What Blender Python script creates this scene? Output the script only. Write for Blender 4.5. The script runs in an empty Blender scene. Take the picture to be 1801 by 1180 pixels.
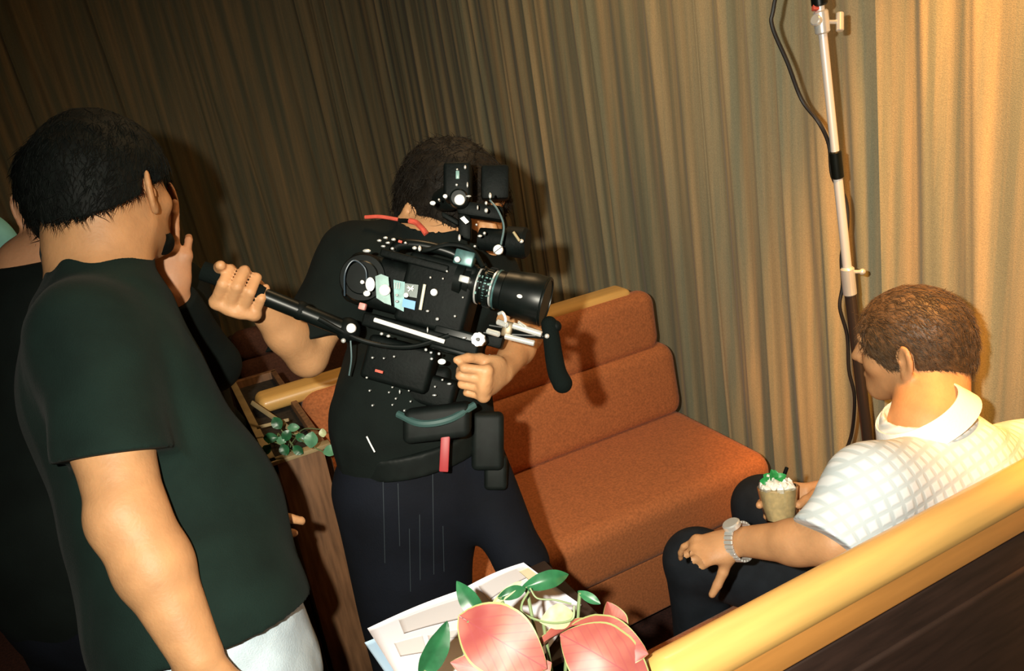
import bpy, bmesh, math, random
import numpy as np
from mathutils import Vector, Matrix

# ------------------------------------------------------------------ camera
FPX, CX, CY, EYE = 1396.0, 900.5, 590.0, 1.62
def _cr(px, py): return np.array([px - CX, -(py - CY), -FPX], float)
_dn = _cr(1500, 4500); _up = -_dn / np.linalg.norm(_dn)
_X = _cr(4100, -400); _X = _X - _X.dot(_up) * _up; _X /= np.linalg.norm(_X)
_Y = np.cross(_up, _X)
RW = np.array([_X, _Y, _up])                    # camera axes -> room axes
CAM = np.array([0.0, 0.0, EYE])
scene = bpy.context.scene
cd = bpy.data.cameras.new('camera'); cam = bpy.data.objects.new('camera', cd)
scene.collection.objects.link(cam); scene.camera = cam
cd.sensor_fit = 'HORIZONTAL'; cd.sensor_width = 36.0; cd.lens = 36.0 * FPX / 1801.0
cd.clip_start = 0.02; cd.clip_end = 60
M4 = Matrix([[RW[i][0], RW[i][1], RW[i][2], CAM[i]] for i in range(3)] + [[0, 0, 0, 1]])
cam.matrix_world = M4
def P(px, py, t): return CAM + RW @ _cr(px, py) / FPX * t           # point seen there, t metres ahead
def PX(px, py, x): d = RW @ _cr(px, py); return CAM + d * x / d[0]
def PY(px, py, y): d = RW @ _cr(px, py); return CAM + d * y / d[1]
def PZ(px, py, z): d = RW @ _cr(px, py); return CAM + d * (z - EYE) / d[2]
RIGHT, UPC, FWD = RW[:, 0], RW[:, 1], -RW[:, 2]
RH = np.array([RIGHT[0], RIGHT[1], 0.]); RH /= np.linalg.norm(RH)    # level
FH = np.array([FWD[0], FWD[1], 0.]); FH /= np.linalg.norm(FH)
UZ = np.array([0, 0, 1.])
def nrm(v): v = np.array(v, float); return v / np.linalg.norm(v)

# ------------------------------------------------------------------ world, lights, exposure
w = bpy.data.worlds.new('world'); scene.world = w; w.use_nodes = True
w.node_tree.nodes['Background'].inputs[0].default_value = (0.62, 0.72, 0.50, 1)
w.node_tree.nodes['Background'].inputs[1].default_value = 0.012
scene.view_settings.view_transform = 'Standard'; scene.view_settings.look = 'None'
scene.view_settings.gamma = 1.0; scene.view_settings.use_curve_mapping = False
scene.view_settings.exposure = 0.0
def light(name, kind, loc, power, color, **kw):
    l = bpy.data.lights.new(name, kind); l.energy = power; l.color = color
    o = bpy.data.objects.new(name, l); scene.collection.objects.link(o); o.location = loc
    for k, v in kw.items():
        if k == 'target':
            o.rotation_euler = (Vector(v) - Vector(loc)).to_track_quat('-Z', 'Y').to_euler()
        else: setattr(l, k, v)
    return o
flash_pos = CAM - RIGHT * 0.11 + UPC * 0.045 - FWD * 0.02
light('camera_flash', 'SPOT', flash_pos, 128, (1.0, 0.94, 0.78), target=P(1180, 760, 2.0), spot_size=math.radians(116), spot_blend=1.0, shadow_soft_size=0.012)
light('film_lamp', 'SPOT', (1.02, 0.42, 2.80), 400, (1.0, 0.44, 0.09), target=(1.54, .58, 1.75), spot_size=math.radians(58), spot_blend=0.5, shadow_soft_size=0.06)
light('bench_fill_light', 'AREA', (1.0, 1.75, 2.75), 13, (1.0, 0.66, 0.33), size=0.4, target=(1.0, 1.75, 0))  # added warm fill to brighten the bench, no visible source

# ------------------------------------------------------------------ helpers
def link(o):
    scene.collection.objects.link(o); return o
def root(name, loc, label, cat, group=None):
    o = bpy.data.objects.new(name, None); o.empty_display_size = 0.1; link(o)
    o.location = tuple(loc); o['label'] = label; o['category'] = cat
    if group: o['group'] = group
    return o
def tag(o, label=None, cat=None, group=None, kind=None):
    if label: o['label'] = label
    if cat: o['category'] = cat
    if group: o['group'] = group
    if kind: o['kind'] = kind
    return o
def base_of(parent):
    b = np.zeros(3)
    while parent is not None:
        b += np.array(parent.location); parent = parent.parent
    return b
def mesh_obj(name, V, F, mat, parent=None, smooth=True):
    V = np.asarray(V, float)
    if parent is not None: V = V - base_of(parent)
    else:
        c0 = np.array([(V[:, 0].min() + V[:, 0].max()) / 2, (V[:, 1].min() + V[:, 1].max()) / 2, V[:, 2].min()])
        V = V - c0
    me = bpy.data.meshes.new(name); me.from_pydata(V.tolist(), [], F.tolist() if hasattr(F, 'tolist') else F)
    me.update()
    if smooth: me.polygons.foreach_set('use_smooth', [True] * len(me.polygons))
    me.materials.append(mat)
    o = bpy.data.objects.new(name, me); link(o)
    if parent is not None: o.parent = parent
    else: o.location = tuple(c0)
    return o
class MB:
    def __init__(s): s.V = []; s.F = []
    def add(s, V, F):
        n = len(s.V); s.V += [tuple(map(float, v)) for v in V]; s.F += [[i + n for i in f] for f in F]; return s
    def bm(s, b):
        b.verts.ensure_lookup_table()
        for i, v in enumerate(b.verts): v.index = i
        s.add([v.co[:] for v in b.verts], [[v.index for v in f.verts] for f in b.faces]); b.free(); return s
    def box(s, c, h, ax=None, bev=0.0, seg=2):
        b = bmesh.new(); bmesh.ops.create_cube(b, size=2.0)
        for v in b.verts: v.co = Vector((v.co.x * h[0], v.co.y * h[1], v.co.z * h[2]))
        if bev > 0: bmesh.ops.bevel(b, geom=b.edges[:], offset=bev, segments=seg, profile=0.5, affect='EDGES')
        if ax is None: ax = np.eye(3)
        for v in b.verts:
            p = np.array(c) + ax[0] * v.co.x + ax[1] * v.co.y + ax[2] * v.co.z; v.co = Vector(p)
        if np.linalg.det(np.array(ax)) < 0: bmesh.ops.reverse_faces(b, faces=b.faces[:])
        return s.bm(b)
    def lathe(s, p0, axis, prof, n=24, sx=1.0):
        """prof: (distance along axis, radius)"""
        a = nrm(axis); t = np.array([0, 0, 1.]) if abs(a[2]) < .9 else np.array([1., 0, 0])
        u = nrm(np.cross(a, t)); v = np.cross(a, u); p0 = np.array(p0)
        V = []; F = []
        for (d, r) in prof:
            for i in range(n):
                g = 2 * math.pi * i / n; V.append(p0 + a * d + (u * math.cos(g) * sx + v * math.sin(g)) * max(r, 1e-5))
        m = len(prof)
        for j in range(m - 1):
            for i in range(n):
                k = (i + 1) % n; F.append([j * n + i, j * n + k, (j + 1) * n + k, (j + 1) * n + i])
        F.append(list(range(n))[::-1]); F.append([(m - 1) * n + i for i in range(n)])
        return s.add(V, F)
    def rod(s, a, b, r, r2=None, n=16, bev=0.0):
        a = np.array(a); b = np.array(b); L = np.linalg.norm(b - a); r2 = r if r2 is None else r2
        if bev <= 0: bev = min(r * .2, L * .2)
        return s.lathe(a, b - a, [(0, r - bev), (bev, r), (L - bev, r2), (L, r2 - bev)], n)
    def tube(s, pts, r, n=8, sub=6):
        pts = [np.array(p, float) for p in pts]
        if sub > 1 and len(pts) > 2:
            q = []; e = [2 * pts[0] - pts[1]] + pts + [2 * pts[-1] - pts[-2]]
            for i in range(1, len(e) - 2):
                for k in range(sub):
                    t = k / sub; a, b, c, d = e[i - 1], e[i], e[i + 1], e[i + 2]
                    q.append(.5 * (2 * b + (c - a) * t + (2 * a - 5 * b + 4 * c - d) * t * t + (3 * b - a - 3 * c + d) * t ** 3))
            q.append(pts[-1]); pts = q
        rr = r if hasattr(r, '__len__') else [r] * 2
        V = []; F = []; m = len(pts); u = None
        for j, p in enumerate(pts):
            t = nrm(pts[min(j + 1, m - 1)] - pts[max(j - 1, 0)])
            if u is None: u = nrm(np.cross(t, [0.3, 0.1, 1.] if abs(t[2]) < .9 else [1., 0, 0]))
            u = nrm(u - t * u.dot(t)); v = np.cross(t, u)
            R = rr[0] + (rr[1] - rr[0]) * j / (m - 1)
            for i in range(n):
                g = 2 * math.pi * i / n; V.append(p + (u * math.cos(g) + v * math.sin(g)) * R)
        for j in range(m - 1):
            for i in range(n):
                k = (i + 1) % n; F.append([j * n + i, j * n + k, (j + 1) * n + k, (j + 1) * n + i])
        F.append(list(range(n))[::-1]); F.append([(m - 1) * n + i for i in range(n)])
        return s.add(V, F)
    def ball(s, c, r, ax=None, n=12):
        b = bmesh.new(); bmesh.ops.create_uvsphere(b, u_segments=n * 2, v_segments=n, radius=1)
        r = r if hasattr(r, '__len__') else (r, r, r)
        if ax is None: ax = np.eye(3)
        for v in b.verts: v.co = Vector(np.array(c) + ax[0] * v.co.x * r[0] + ax[1] * v.co.y * r[1] + ax[2] * v.co.z * r[2])
        return s.bm(b)
    def build(s, name, mat, parent=None, smooth=True, sharp=35):
        o = mesh_obj(name, s.V, s.F, mat, parent, smooth)
        if smooth and sharp:
            o.data.set_sharp_from_angle(angle=math.radians(sharp))
        return o

# ------------------------------------------------------------------ materials
def mat(name, col, rough=0.6, metal=0.0, spec=0.5, noise=0.0, nscale=20, bump=0.0, bscale=200, stretch=(1, 1, 1), col2=None, sheen=0.0, sss=0.0, trans=0.0, coat=0.0):
    m = bpy.data.materials.new(name); m.use_nodes = True; nt = m.node_tree; b = nt.nodes['Principled BSDF']
    b.inputs['Base Color'].default_value = (*col, 1); b.inputs['Roughness'].default_value = rough
    b.inputs['Metallic'].default_value = metal; b.inputs['Specular IOR Level'].default_value = spec
    if sheen: b.inputs['Sheen Weight'].default_value = sheen; b.inputs['Sheen Roughness'].default_value = 0.4
    if sss:
        b.inputs['Subsurface Weight'].default_value = sss; b.inputs['Subsurface Radius'].default_value = (1, .35, .2); b.inputs['Subsurface Scale'].default_value = 0.006
    if trans: b.inputs['Transmission Weight'].default_value = trans
    if coat: b.inputs['Coat Weight'].default_value = coat; b.inputs['Coat Roughness'].default_value = .12
    tc = nt.nodes.new('ShaderNodeTexCoord'); mp = nt.nodes.new('ShaderNodeMapping'); mp.inputs['Scale'].default_value = stretch
    nt.links.new(tc.outputs['Object'], mp.inputs[0])
    if noise or col2:
        n = nt.nodes.new('ShaderNodeTexNoise'); n.inputs['Scale'].default_value = nscale; n.inputs['Detail'].default_value = 6
        nt.links.new(mp.outputs[0], n.inputs[0])
        cr = nt.nodes.new('ShaderNodeValToRGB'); nt.links.new(n.outputs[0], cr.inputs[0])
        c2 = col2 or tuple(min(1, c * (1 + noise)) for c in col); c1 = col if col2 else tuple(c * (1 - noise) for c in col)
        cr.color_ramp.elements[0].color = (*c1, 1); cr.color_ramp.elements[1].color = (*c2, 1)
        cr.color_ramp.elements[0].position = .32; cr.color_ramp.elements[1].position = .68
        nt.links.new(cr.outputs[0], b.inputs['Base Color'])
    if bump:
        n = nt.nodes.new('ShaderNodeTexNoise'); n.inputs['Scale'].default_value = bscale; n.inputs['Detail'].default_value = 3
        nt.links.new(mp.outputs[0], n.inputs[0]); bp = nt.nodes.new('ShaderNodeBump'); bp.inputs['Strength'].default_value = bump
        bp.inputs['Distance'].default_value = 0.002; nt.links.new(n.outputs[0], bp.inputs['Height']); nt.links.new(bp.outputs[0], b.inputs['Normal'])
    return m
SKIN = mat('skin', (.55, .285, .13), .55, noise=.10, nscale=30, bump=.25, bscale=220, sss=.12)
SKIN_W = mat('skin_tanned', (.55, .27, .14), .55, noise=.12, nscale=22, bump=.25, bscale=220, sss=.12)
HAIR_BK = mat('black_hair', (.0018, .0034, .0026), .7, spec=.22, noise=.4, nscale=60, bump=.8, bscale=90)
HAIR_BR = mat('brown_hair', (.085, .048, .022), .55, noise=.45, nscale=90, bump=.8, bscale=120)
HAIR_DB = mat('dark_brown_hair', (.010, .0075, .005), .65, spec=.2, noise=.4, nscale=70, bump=.8, bscale=100)
TEE = mat('black_cotton', (.0035, .0065, .0055), .9, spec=.2, noise=.25, nscale=14, bump=.35, bscale=420)
POLO = mat('black_green_cotton', (.0055, .0155, .0125), .9, spec=.2, noise=.3, nscale=9, bump=.4, bscale=500, sheen=.02)
PANT = mat('black_trouser_cloth', (.0035, .0048, .009), .85, spec=.2, noise=.25, nscale=12, bump=.3, bscale=300)
SLACK = mat('charcoal_slacks', (.013, .017, .023), .9, spec=.2, noise=.25, nscale=20, bump=.3, bscale=400)
JEAN = mat('pale_denim', (.55, .68, .78), .8, noise=.22, nscale=16, bump=.4, bscale=400)
SHOE = mat('black_leather', (.01, .01, .01), .35)
BLK = mat('black_anodised_metal', (.003, .005, .0045), .36, spec=.28, noise=.3, nscale=40)
BLKM = mat('matte_black_plastic', (.0025, .0042, .0038), .6, spec=.12, noise=.3, nscale=60, bump=.2)
RUB = mat('black_foam_rubber', (.003, .0055, .0048), .9, spec=.1, bump=.5, bscale=300)
TEALM = mat('teal_grey_metal', (.06, .14, .14), .35, metal=.3, noise=.4, nscale=70)
SILV = mat('polished_silver_metal', (.80, .82, .80), .3, metal=.55, noise=.05)
WHT = mat('white_enamel_and_glint', (.92, .94, .93), .35)  # plain white parts, also the painted flash glint on screws and bolts
PALE = mat('pale_teal_plate', (.17, .30, .28), .4, noise=.35, nscale=60)
BLUE = mat('blue_sticker', (.015, .25, .58), .4)
PINK = mat('salmon_pink_plastic', (.75, .30, .27), .5)
RED = mat('coral_red_webbing', (.62, .09, .055), .6, noise=.2, nscale=80)
REDD = mat('dark_red_plastic', (.35, .03, .035), .5)
# ------------------------------------------------------------------ distance-field sculpting (one continuous surface per figure)
class Sculpt:
    def __init__(s, lo, hi, h):
        s.h = h; s.lo = np.array(lo, float); n = np.ceil((np.array(hi) - s.lo) / h).astype(int) + 1
        s.n = n; s.F = np.full(n, 9.0, np.float32)
        s.ax = [(s.lo[i] + np.arange(n[i]) * h).astype(np.float32) for i in range(3)]
    def _win(s, lo, hi):
        a = np.clip(np.floor((np.array(lo) - s.lo) / s.h).astype(int), 0, s.n); b = np.clip(np.ceil((np.array(hi) - s.lo) / s.h).astype(int) + 1, 0, s.n)
        if np.any(b <= a): return None
        sl = tuple(slice(a[i], b[i]) for i in range(3))
        X = s.ax[0][sl[0]][:, None, None]; Y = s.ax[1][sl[1]][None, :, None]; Z = s.ax[2][sl[2]][None, None, :]
        return sl, X, Y, Z
    def _mix(s, sl, d, k, sub=False):
        A = s.F[sl]
        if not sub:
            if k > 0:
                hh = np.clip(.5 + .5 * (A - d) / k, 0, 1); R = A + (d - A) * hh - k * hh * (1 - hh)
                R = np.where(A > 8, d, R)
            else: R = np.minimum(A, d)
        else:
            e = -d
            if k > 0:
                hh = np.clip(.5 + .5 * (e - A) / k, 0, 1); R = A + (e - A) * hh + k * hh * (1 - hh); R = np.where(A > 8, A, R)
            else: R = np.maximum(A, e)
        s.F[sl] = R
    def cone(s, a, b, ra, rb=None, k=.01, flat=None, sub=False):
        a = np.array(a, float); b = np.array(b, float); rb = ra if rb is None else rb
        m = max(ra, rb) + k + 3 * s.h
        W = s._win(np.minimum(a, b) - m, np.maximum(a, b) + m)
        if W is None: return s
        sl, X, Y, Z = W; X = X - a[0]; Y = Y - a[1]; Z = Z - a[2]; ba = b - a; sc = 1.0
        if flat is not None:
            nn, sc = nrm(flat[0]), flat[1]; q = (1 / sc - 1); dt = X * nn[0] + Y * nn[1] + Z * nn[2]
            X = X + q * dt * nn[0]; Y = Y + q * dt * nn[1]; Z = Z + q * dt * nn[2]; ba = ba + q * ba.dot(nn) * nn
        l2 = float(ba.dot(ba)) + 1e-12
        t = np.clip((X * ba[0] + Y * ba[1] + Z * ba[2]) / l2, 0, 1)
        d = np.sqrt((X - ba[0] * t) ** 2 + (Y - ba[1] * t) ** 2 + (Z - ba[2] * t) ** 2) - (ra + (rb - ra) * t)
        s._mix(sl, (d * sc).astype(np.float32), k, sub); return s
    def ell(s, c, r, ax=None, k=.01, sub=False):
        ax = np.eye(3) if ax is None else np.array(ax); m = max(r) + k + 3 * s.h; c = np.array(c, float)
        W = s._win(c - m, c + m)
        if W is None: return s
        sl, X, Y, Z = W; X = X - c[0]; Y = Y - c[1]; Z = Z - c[2]
        q = [(X * ax[i][0] + Y * ax[i][1] + Z * ax[i][2]) / r[i] for i in range(3)]
        k0 = np.sqrt(q[0] ** 2 + q[1] ** 2 + q[2] ** 2); k1 = np.sqrt((q[0] / r[0]) ** 2 + (q[1] / r[1]) ** 2 + (q[2] / r[2]) ** 2) + 1e-6
        s._mix(sl, (k0 * (k0 - 1) / k1).astype(np.float32), k, sub); return s
    def box(s, c, h, ax=None, r=.005, k=.01, sub=False):
        ax = np.eye(3) if ax is None else np.array(ax); m = np.linalg.norm(h) + k + 3 * s.h; c = np.array(c, float)
        W = s._win(c - m, c + m)
        if W is None: return s
        sl, X, Y, Z = W; X = X - c[0]; Y = Y - c[1]; Z = Z - c[2]
        q = [np.abs(X * ax[i][0] + Y * ax[i][1] + Z * ax[i][2]) - (h[i] - r) for i in range(3)]
        d = np.sqrt(np.maximum(q[0], 0) ** 2 + np.maximum(q[1], 0) ** 2 + np.maximum(q[2], 0) ** 2) + np.minimum(np.maximum(np.maximum(q[0], q[1]), q[2]), 0) - r
        s._mix(sl, d.astype(np.float32), k, sub); return s
    def cut(s, p, n, R=.2):
        """remove what lies on the n side of p, within R"""
        p = np.array(p); n = nrm(n); W = s._win(p - R, p + R)
        if W is None: return s
        sl, X, Y, Z = W; X = X - p[0]; Y = Y - p[1]; Z = Z - p[2]
        d = X * n[0] + Y * n[1] + Z * n[2]; ins = (X * X + Y * Y + Z * Z) < R * R
        A = s.F[sl]; s.F[sl] = np.where(ins & (A < 8), np.maximum(A, d), A); return s
    def merge(s, o, k=.02):
        A, d = s.F, o.F; hh = np.clip(.5 + .5 * (A - d) / k, 0, 1); near = (A < 8) & (d < 8)
        s.F = np.where(near, A + (d - A) * hh - k * hh * (1 - hh), np.minimum(A, d)).astype(np.float32); o.F = None; return s
    def sleeve(s, sh, end, r0, r1, q, d, rin, seed, k=.03, full=.18, fold=.004):
        """sleeve cut cleanly at q facing d, hollow at the hem"""
        o = Sculpt(s.lo, s.lo + (s.n - 1) * s.h - 1e-6, s.h); o.n = s.n; o.F = np.full(s.n, 9.0, np.float32); o.ax = s.ax; d = nrm(d)
        o.cone(sh, end, r0, r1, k=0).disp(waves(seed, 45, 6), fold); o.cut(q, d, full); o.cone(q + d * (rin - .012), q + d * (rin + .03), rin, k=.002, sub=True)
        return s.merge(o, k)
    def disp(s, fn, amp):
        m = np.argwhere(np.abs(s.F) < amp + 3 * s.h)
        if len(m) == 0: return s
        p = s.lo + m * s.h
        s.F[m[:, 0], m[:, 1], m[:, 2]] += (amp * fn(p)).astype(np.float32); return s
    def mesh(s):
        F = s.F; S = F < 0
        cnt = np.zeros(s.n - 1, np.int8)
        for i in (0, 1):
            for j in (0, 1):
                for k in (0, 1): cnt += S[i:i + s.n[0] - 1, j:j + s.n[1] - 1, k:k + s.n[2] - 1]
        mask = (cnt > 0) & (cnt < 8); ci = np.argwhere(mask); idx = np.full(mask.shape, -1, np.int64); idx[mask] = np.arange(len(ci))
        pos = np.zeros((len(ci), 3)); c = np.zeros(len(ci)); C = [(i, j, k) for i in (0, 1) for j in (0, 1) for k in (0, 1)]
        for a in C:
            for ax in range(3):
                if a[ax] == 1: continue
                b = list(a); b[ax] = 1
                fa = F[ci[:, 0] + a[0], ci[:, 1] + a[1], ci[:, 2] + a[2]]; fb = F[ci[:, 0] + b[0], ci[:, 1] + b[1], ci[:, 2] + b[2]]
                x = (fa < 0) != (fb < 0); t = np.where(x, fa / (fa - fb + 1e-12), 0); t = np.clip(t, 0, 1)
                q = np.tile(np.array(a, float), (len(ci), 1)); q[:, ax] += t; pos += q * x[:, None]; c += x
        V = s.lo + (ci + pos / c[:, None]) * s.h
        Q = []
        for ax in range(3):
            sh = [slice(None)] * 3; s0 = list(sh); s1 = list(sh); s0[ax] = slice(0, -1); s1[ax] = slice(1, None)
            A = S[tuple(s0)]; B = S[tuple(s1)]; E = np.argwhere(A != B)
            u, v = (ax + 1) % 3, (ax + 2) % 3
            E = E[(E[:, u] > 0) & (E[:, v] > 0) & (E[:, u] < s.n[u] - 1) & (E[:, v] < s.n[v] - 1)]
            def g(du, dv):
                e = E.copy(); e[:, u] -= du; e[:, v] -= dv; return idx[e[:, 0], e[:, 1], e[:, 2]]
            q = np.stack([g(1, 1), g(0, 1), g(0, 0), g(1, 0)], 1); ins = A[E[:, 0], E[:, 1], E[:, 2]]
            q[~ins] = q[~ins][:, ::-1]; Q.append(q)
        Q = np.concatenate(Q); Q = Q[(Q >= 0).all(1)]
        return V, Q
    def build(s, name, mat, parent, relax=1):
        V, Q = s.mesh()
        for _ in range(relax):                       # light surface relaxation
            acc = np.zeros_like(V); c = np.zeros(len(V))
            for i in range(4):
                a, b = Q[:, i], Q[:, (i + 1) % 4]; np.add.at(acc, a, V[b]); np.add.at(c, a, 1); np.add.at(acc, b, V[a]); np.add.at(c, b, 1)
            V = V * .5 + .5 * acc / np.maximum(c, 1)[:, None]
        s.F = None
        return mesh_obj(name, V, Q, mat, parent)
def waves(seed, scale, dirs=6, stretch=(1, 1, 1)):
    r = np.random.RandomState(seed); D = r.normal(size=(dirs, 3)) ; D /= np.linalg.norm(D, axis=1)[:, None]; ph = r.uniform(0, 6.28, dirs); fr = scale * r.uniform(.6, 1.8, dirs)
    st = np.array(stretch)
    def fn(p):
        q = p * st; o = 0
        for i in range(dirs): o = o + np.sin(q @ D[i] * fr[i] + ph[i] + 1.7 * np.sin(q @ D[(i + 1) % dirs] * fr[i] * .6 + ph[i] * 2))
        return o / dirs
    return fn
# ---- anatomy
def frame(f, u):
    f = nrm(f); u = np.array(u, float); u = nrm(u - f * u.dot(f)); return f, u, np.cross(f, u)
def sc_head(S, c, f, u, s=1.0, neck=None, beard=0):
    f, u, r = frame(f, u); ax = [r, f, u]
    def q(a, b, d): return c + (r * a + f * b + u * d) * s
    S.ell(q(0, -.008, .0), (.076 * s, .098 * s, .088 * s), ax, k=.0)
    S.ell(q(0, .03, -.055), (.060 * s, .066 * s, .074 * s), ax, k=.03)
    S.ell(q(0, .072, -.108), (.026 * s, .024 * s, .022 * s), ax, k=.03)
    for g in (-1, 1):
        S.cone(q(g * .052, -.005, -.072), q(g * .018, .068, -.108), .018 * s, .015 * s, k=.025)
        S.ell(q(g * .043, .055, -.045), (.02 * s, .02 * s, .016 * s), ax, k=.02)
        S.cone(q(g * .046, .074, .012), q(g * .012, .088, .010), .010 * s, .011 * s, k=.014)
        S.ell(q(g * .032, .098, -.012), (.017 * s, .014 * s, .012 * s), ax, k=.012, sub=True)
        S.ell(q(g * .032, .078, -.012), (.0125 * s, .0135 * s, .0125 * s), ax, k=.002)
        S.cone(q(g * .020, .0905, -.004), q(g * .044, .083, -.006), .0028 * s, .0024 * s, k=.003)
        S.cone(q(g * .020, .0895, -.020), q(g * .044, .082, -.019), .0024 * s, .0022 * s, k=.003)
        S.ell(q(g * .010, .100, -.050), (.008 * s, .009 * s, .007 * s), ax, k=.006)
    S.cone(q(0, .092, -.004), q(0, .116, -.044), .0075 * s, .0105 * s, k=.012)
    S.ell(q(0, .090, -.078), (.024 * s, .013 * s, .0065 * s), ax, k=.006)
    S.ell(q(0, .088, -.089), (.020 * s, .012 * s, .007 * s), ax, k=.006)
    S.cone(q(-.020, .103, -.0832), q(.020, .103, -.0832), .0022 * s, k=.002, sub=True)
    if neck is not None: S.cone(q(0, -.028, -.075), neck, .052 * s, .060 * s, k=.03)
    for g in (-1, 1):
        n_ = nrm(r * g * .80 - f * -.45 + u * .0); b_ = nrm(-f * .78 + r * g * .62); t_ = u
        b_ = nrm(b_ - n_ * b_.dot(n_)); e = q(g * .088, -.022, -.022)
        A = [n_, b_, t_]
        S.ell(e, (.006 * s, .019 * s, .032 * s), A, k=.004)
        S.ell(e - u * .026 * s - b_ * .006 * s, (.006 * s, .011 * s, .012 * s), A, k=.005)
        S.ell(e + n_ * .007 * s, (.006 * s, .012 * s, .023 * s), A, k=.003, sub=True)
        S.ell(e - b_ * .010 * s + n_ * .004 * s - u * .004, (.004 * s, .004 * s, .007 * s), A, k=.003)
        S.cone(e + b_ * .010 * s + u * .014 * s + n_ * .002, e + b_ * .008 * s - u * .012 * s + n_ * .002, .0025 * s, k=.003)
def sc_hair(S, c, f, u, s=1.0, thick=.012, low=-.075, front=1.0, back_full=0.0, sides=0.0, seed=1, amp=.004, fr=160, st=(1, 1, 1), fringe=0.0):
    f, u, r = frame(f, u); ax = [r, f, u]
    def q(a, b, d): return c + (r * a + f * b + u * d) * s
    S.ell(q(0, -.008, .003), ((.077 + thick) * s, (.098 + thick) * s, (.089 + thick) * s), ax, k=0)
    S.ell(q(0, -.040, -.040), ((.066 + thick * .7 + back_full) * s, (.066 + thick * .7 + back_full) * s, (.07) * s), ax, k=.02)
    S.disp(waves(seed, fr, 8, st), amp)
    # face opening, ears, nape
    S.ell(q(0, .115 - .0, -.052 + .0), (.090 * s, .075 * s, .088 * s), ax, k=.006, sub=True)
    S.ell(q(0, .10, -.07), (.075 * s, .10 * s, .09 * s), ax, k=.006, sub=True)
    for g in (-1, 1): S.ell(q(g * (.092 + sides), -.016, -.028), (.026 * s, .024 * s, .036 * s), ax, k=.006, sub=True)
    S.cut(q(0, -.05, low), -u + f * .3, .16 * s)
def fingers(S, W, d, n, t, curl, tcurl=.5, tdir=(.55, .75, -.35), s=1.0, spread=.10, kk=.0022, palm=True, fat=1.0):
    """W wrist, d towards the fingers, n back of the hand, t thumb side; curl = per finger (3 joint angles)"""
    d = nrm(d); n = nrm(np.array(n) - d * np.dot(n, d)); t_ = np.cross(d, n); t = t_ if np.dot(t_, t) > 0 else -t_
    q = lambda a, b, c: W + (d * a + t * b + n * c) * s
    S.cone(W, q(.03, 0, 0), .0245 * s, .028 * s, k=.012, flat=(n, .62))
    if palm:
        S.cone(q(.03, .014, 0), q(.078, .022, .001), .022 * s, .018 * s, k=.012, flat=(n, .68))
        S.cone(q(.03, -.012, 0), q(.074, -.024, 0), .020 * s, .016 * s, k=.012, flat=(n, .68))
        S.cone(q(.03, .0, 0), q(.080, .0, .002), .022 * s, .018 * s, k=.010, flat=(n, .68))
        S.ell(q(.030, .024, -.008), (.024 * s, .015 * s, .014 * s), [d, t, n], k=.010)
    L = [(.043, .026, .021), (.047, .030, .022), (.043, .028, .022), (.034, .021, .020)]
    for i, (lat, R) in enumerate(((.030, .0092), (.0100, .0095), (-.0100, .0090), (-.0290, .0080))):
        base = q(.082 - (0, 0, .003, .010)[i], lat, .001); S.ell(base + n * .003 * s, (.0105 * s,) * 3, k=.006)
        R = R * fat; ang = 0; p = base; yaw = spread * (1.5 - i) 
        for j in range(3):
            cc = curl[i][j] if hasattr(curl[i], '__len__') else curl[i]
            ang += cc
            dd = nrm((d + t * yaw * max(math.cos(ang), 0)) * math.cos(ang) - n * math.sin(ang)); e = p + dd * L[i][j] * s
            S.cone(p, e, (R - j * .0007) * s, (R - (j + 1) * .0007) * s, k=kk if j else .004); p = e
    p = q(.022, .022, -.006); a, b, c = tdir; v = nrm(d * a + t * b + n * c); e = p + v * .040 * s
    S.cone(p, e, .0135 * s, .0110 * s, k=.010)
    v2 = nrm(v * math.cos(tcurl) + nrm(d * 1.0 - t * .3 - n * .35) * math.sin(tcurl)); e2 = e + v2 * .030 * s; S.cone(e, e2, .0108 * s, .0098 * s, k=.004)
    v3 = nrm(v2 * math.cos(tcurl * .6) + nrm(d * .6 - t * .8 - n * .35) * math.sin(tcurl * .6)); e3 = e2 + v3 * .025 * s; S.cone(e2, e3, .0098 * s, .0080 * s, k=.003)
def sc_arm(S, sh, el, wr, k=.02, s=1.0):
    sh, el, wr = map(np.array, (sh, el, wr)); v = wr - el
    S.cone(sh, el, .048 * s, .038 * s, k=k); S.cone(sh + (el - sh) * .25, sh + (el - sh) * .65, .044 * s, .041 * s, k=.01)
    S.cone(el, el + v * .38, .039 * s, .040 * s, k=.012); S.cone(el + v * .35, wr, .039 * s, .0255 * s, k=.012)
def sc_leg(S, hip, kn, an, toe, s=1.0, k=.03):
    hip, kn, an, toe = map(np.array, (hip, kn, an, toe))
    S.cone(hip, kn, .080 * s, .054 * s, k=k); S.cone(kn, kn + (an - kn) * .4, .053 * s, .055 * s, k=.02); S.cone(kn + (an - kn) * .4, an, .053 * s, .036 * s, k=.02)
    S.cone(an, an + (toe - an) * .15 , .036 * s, .034 * s, k=.02); S.cone(an * .9 + toe * .1 - UZ * .03, toe, .033 * s, .026 * s, k=.02)
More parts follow.
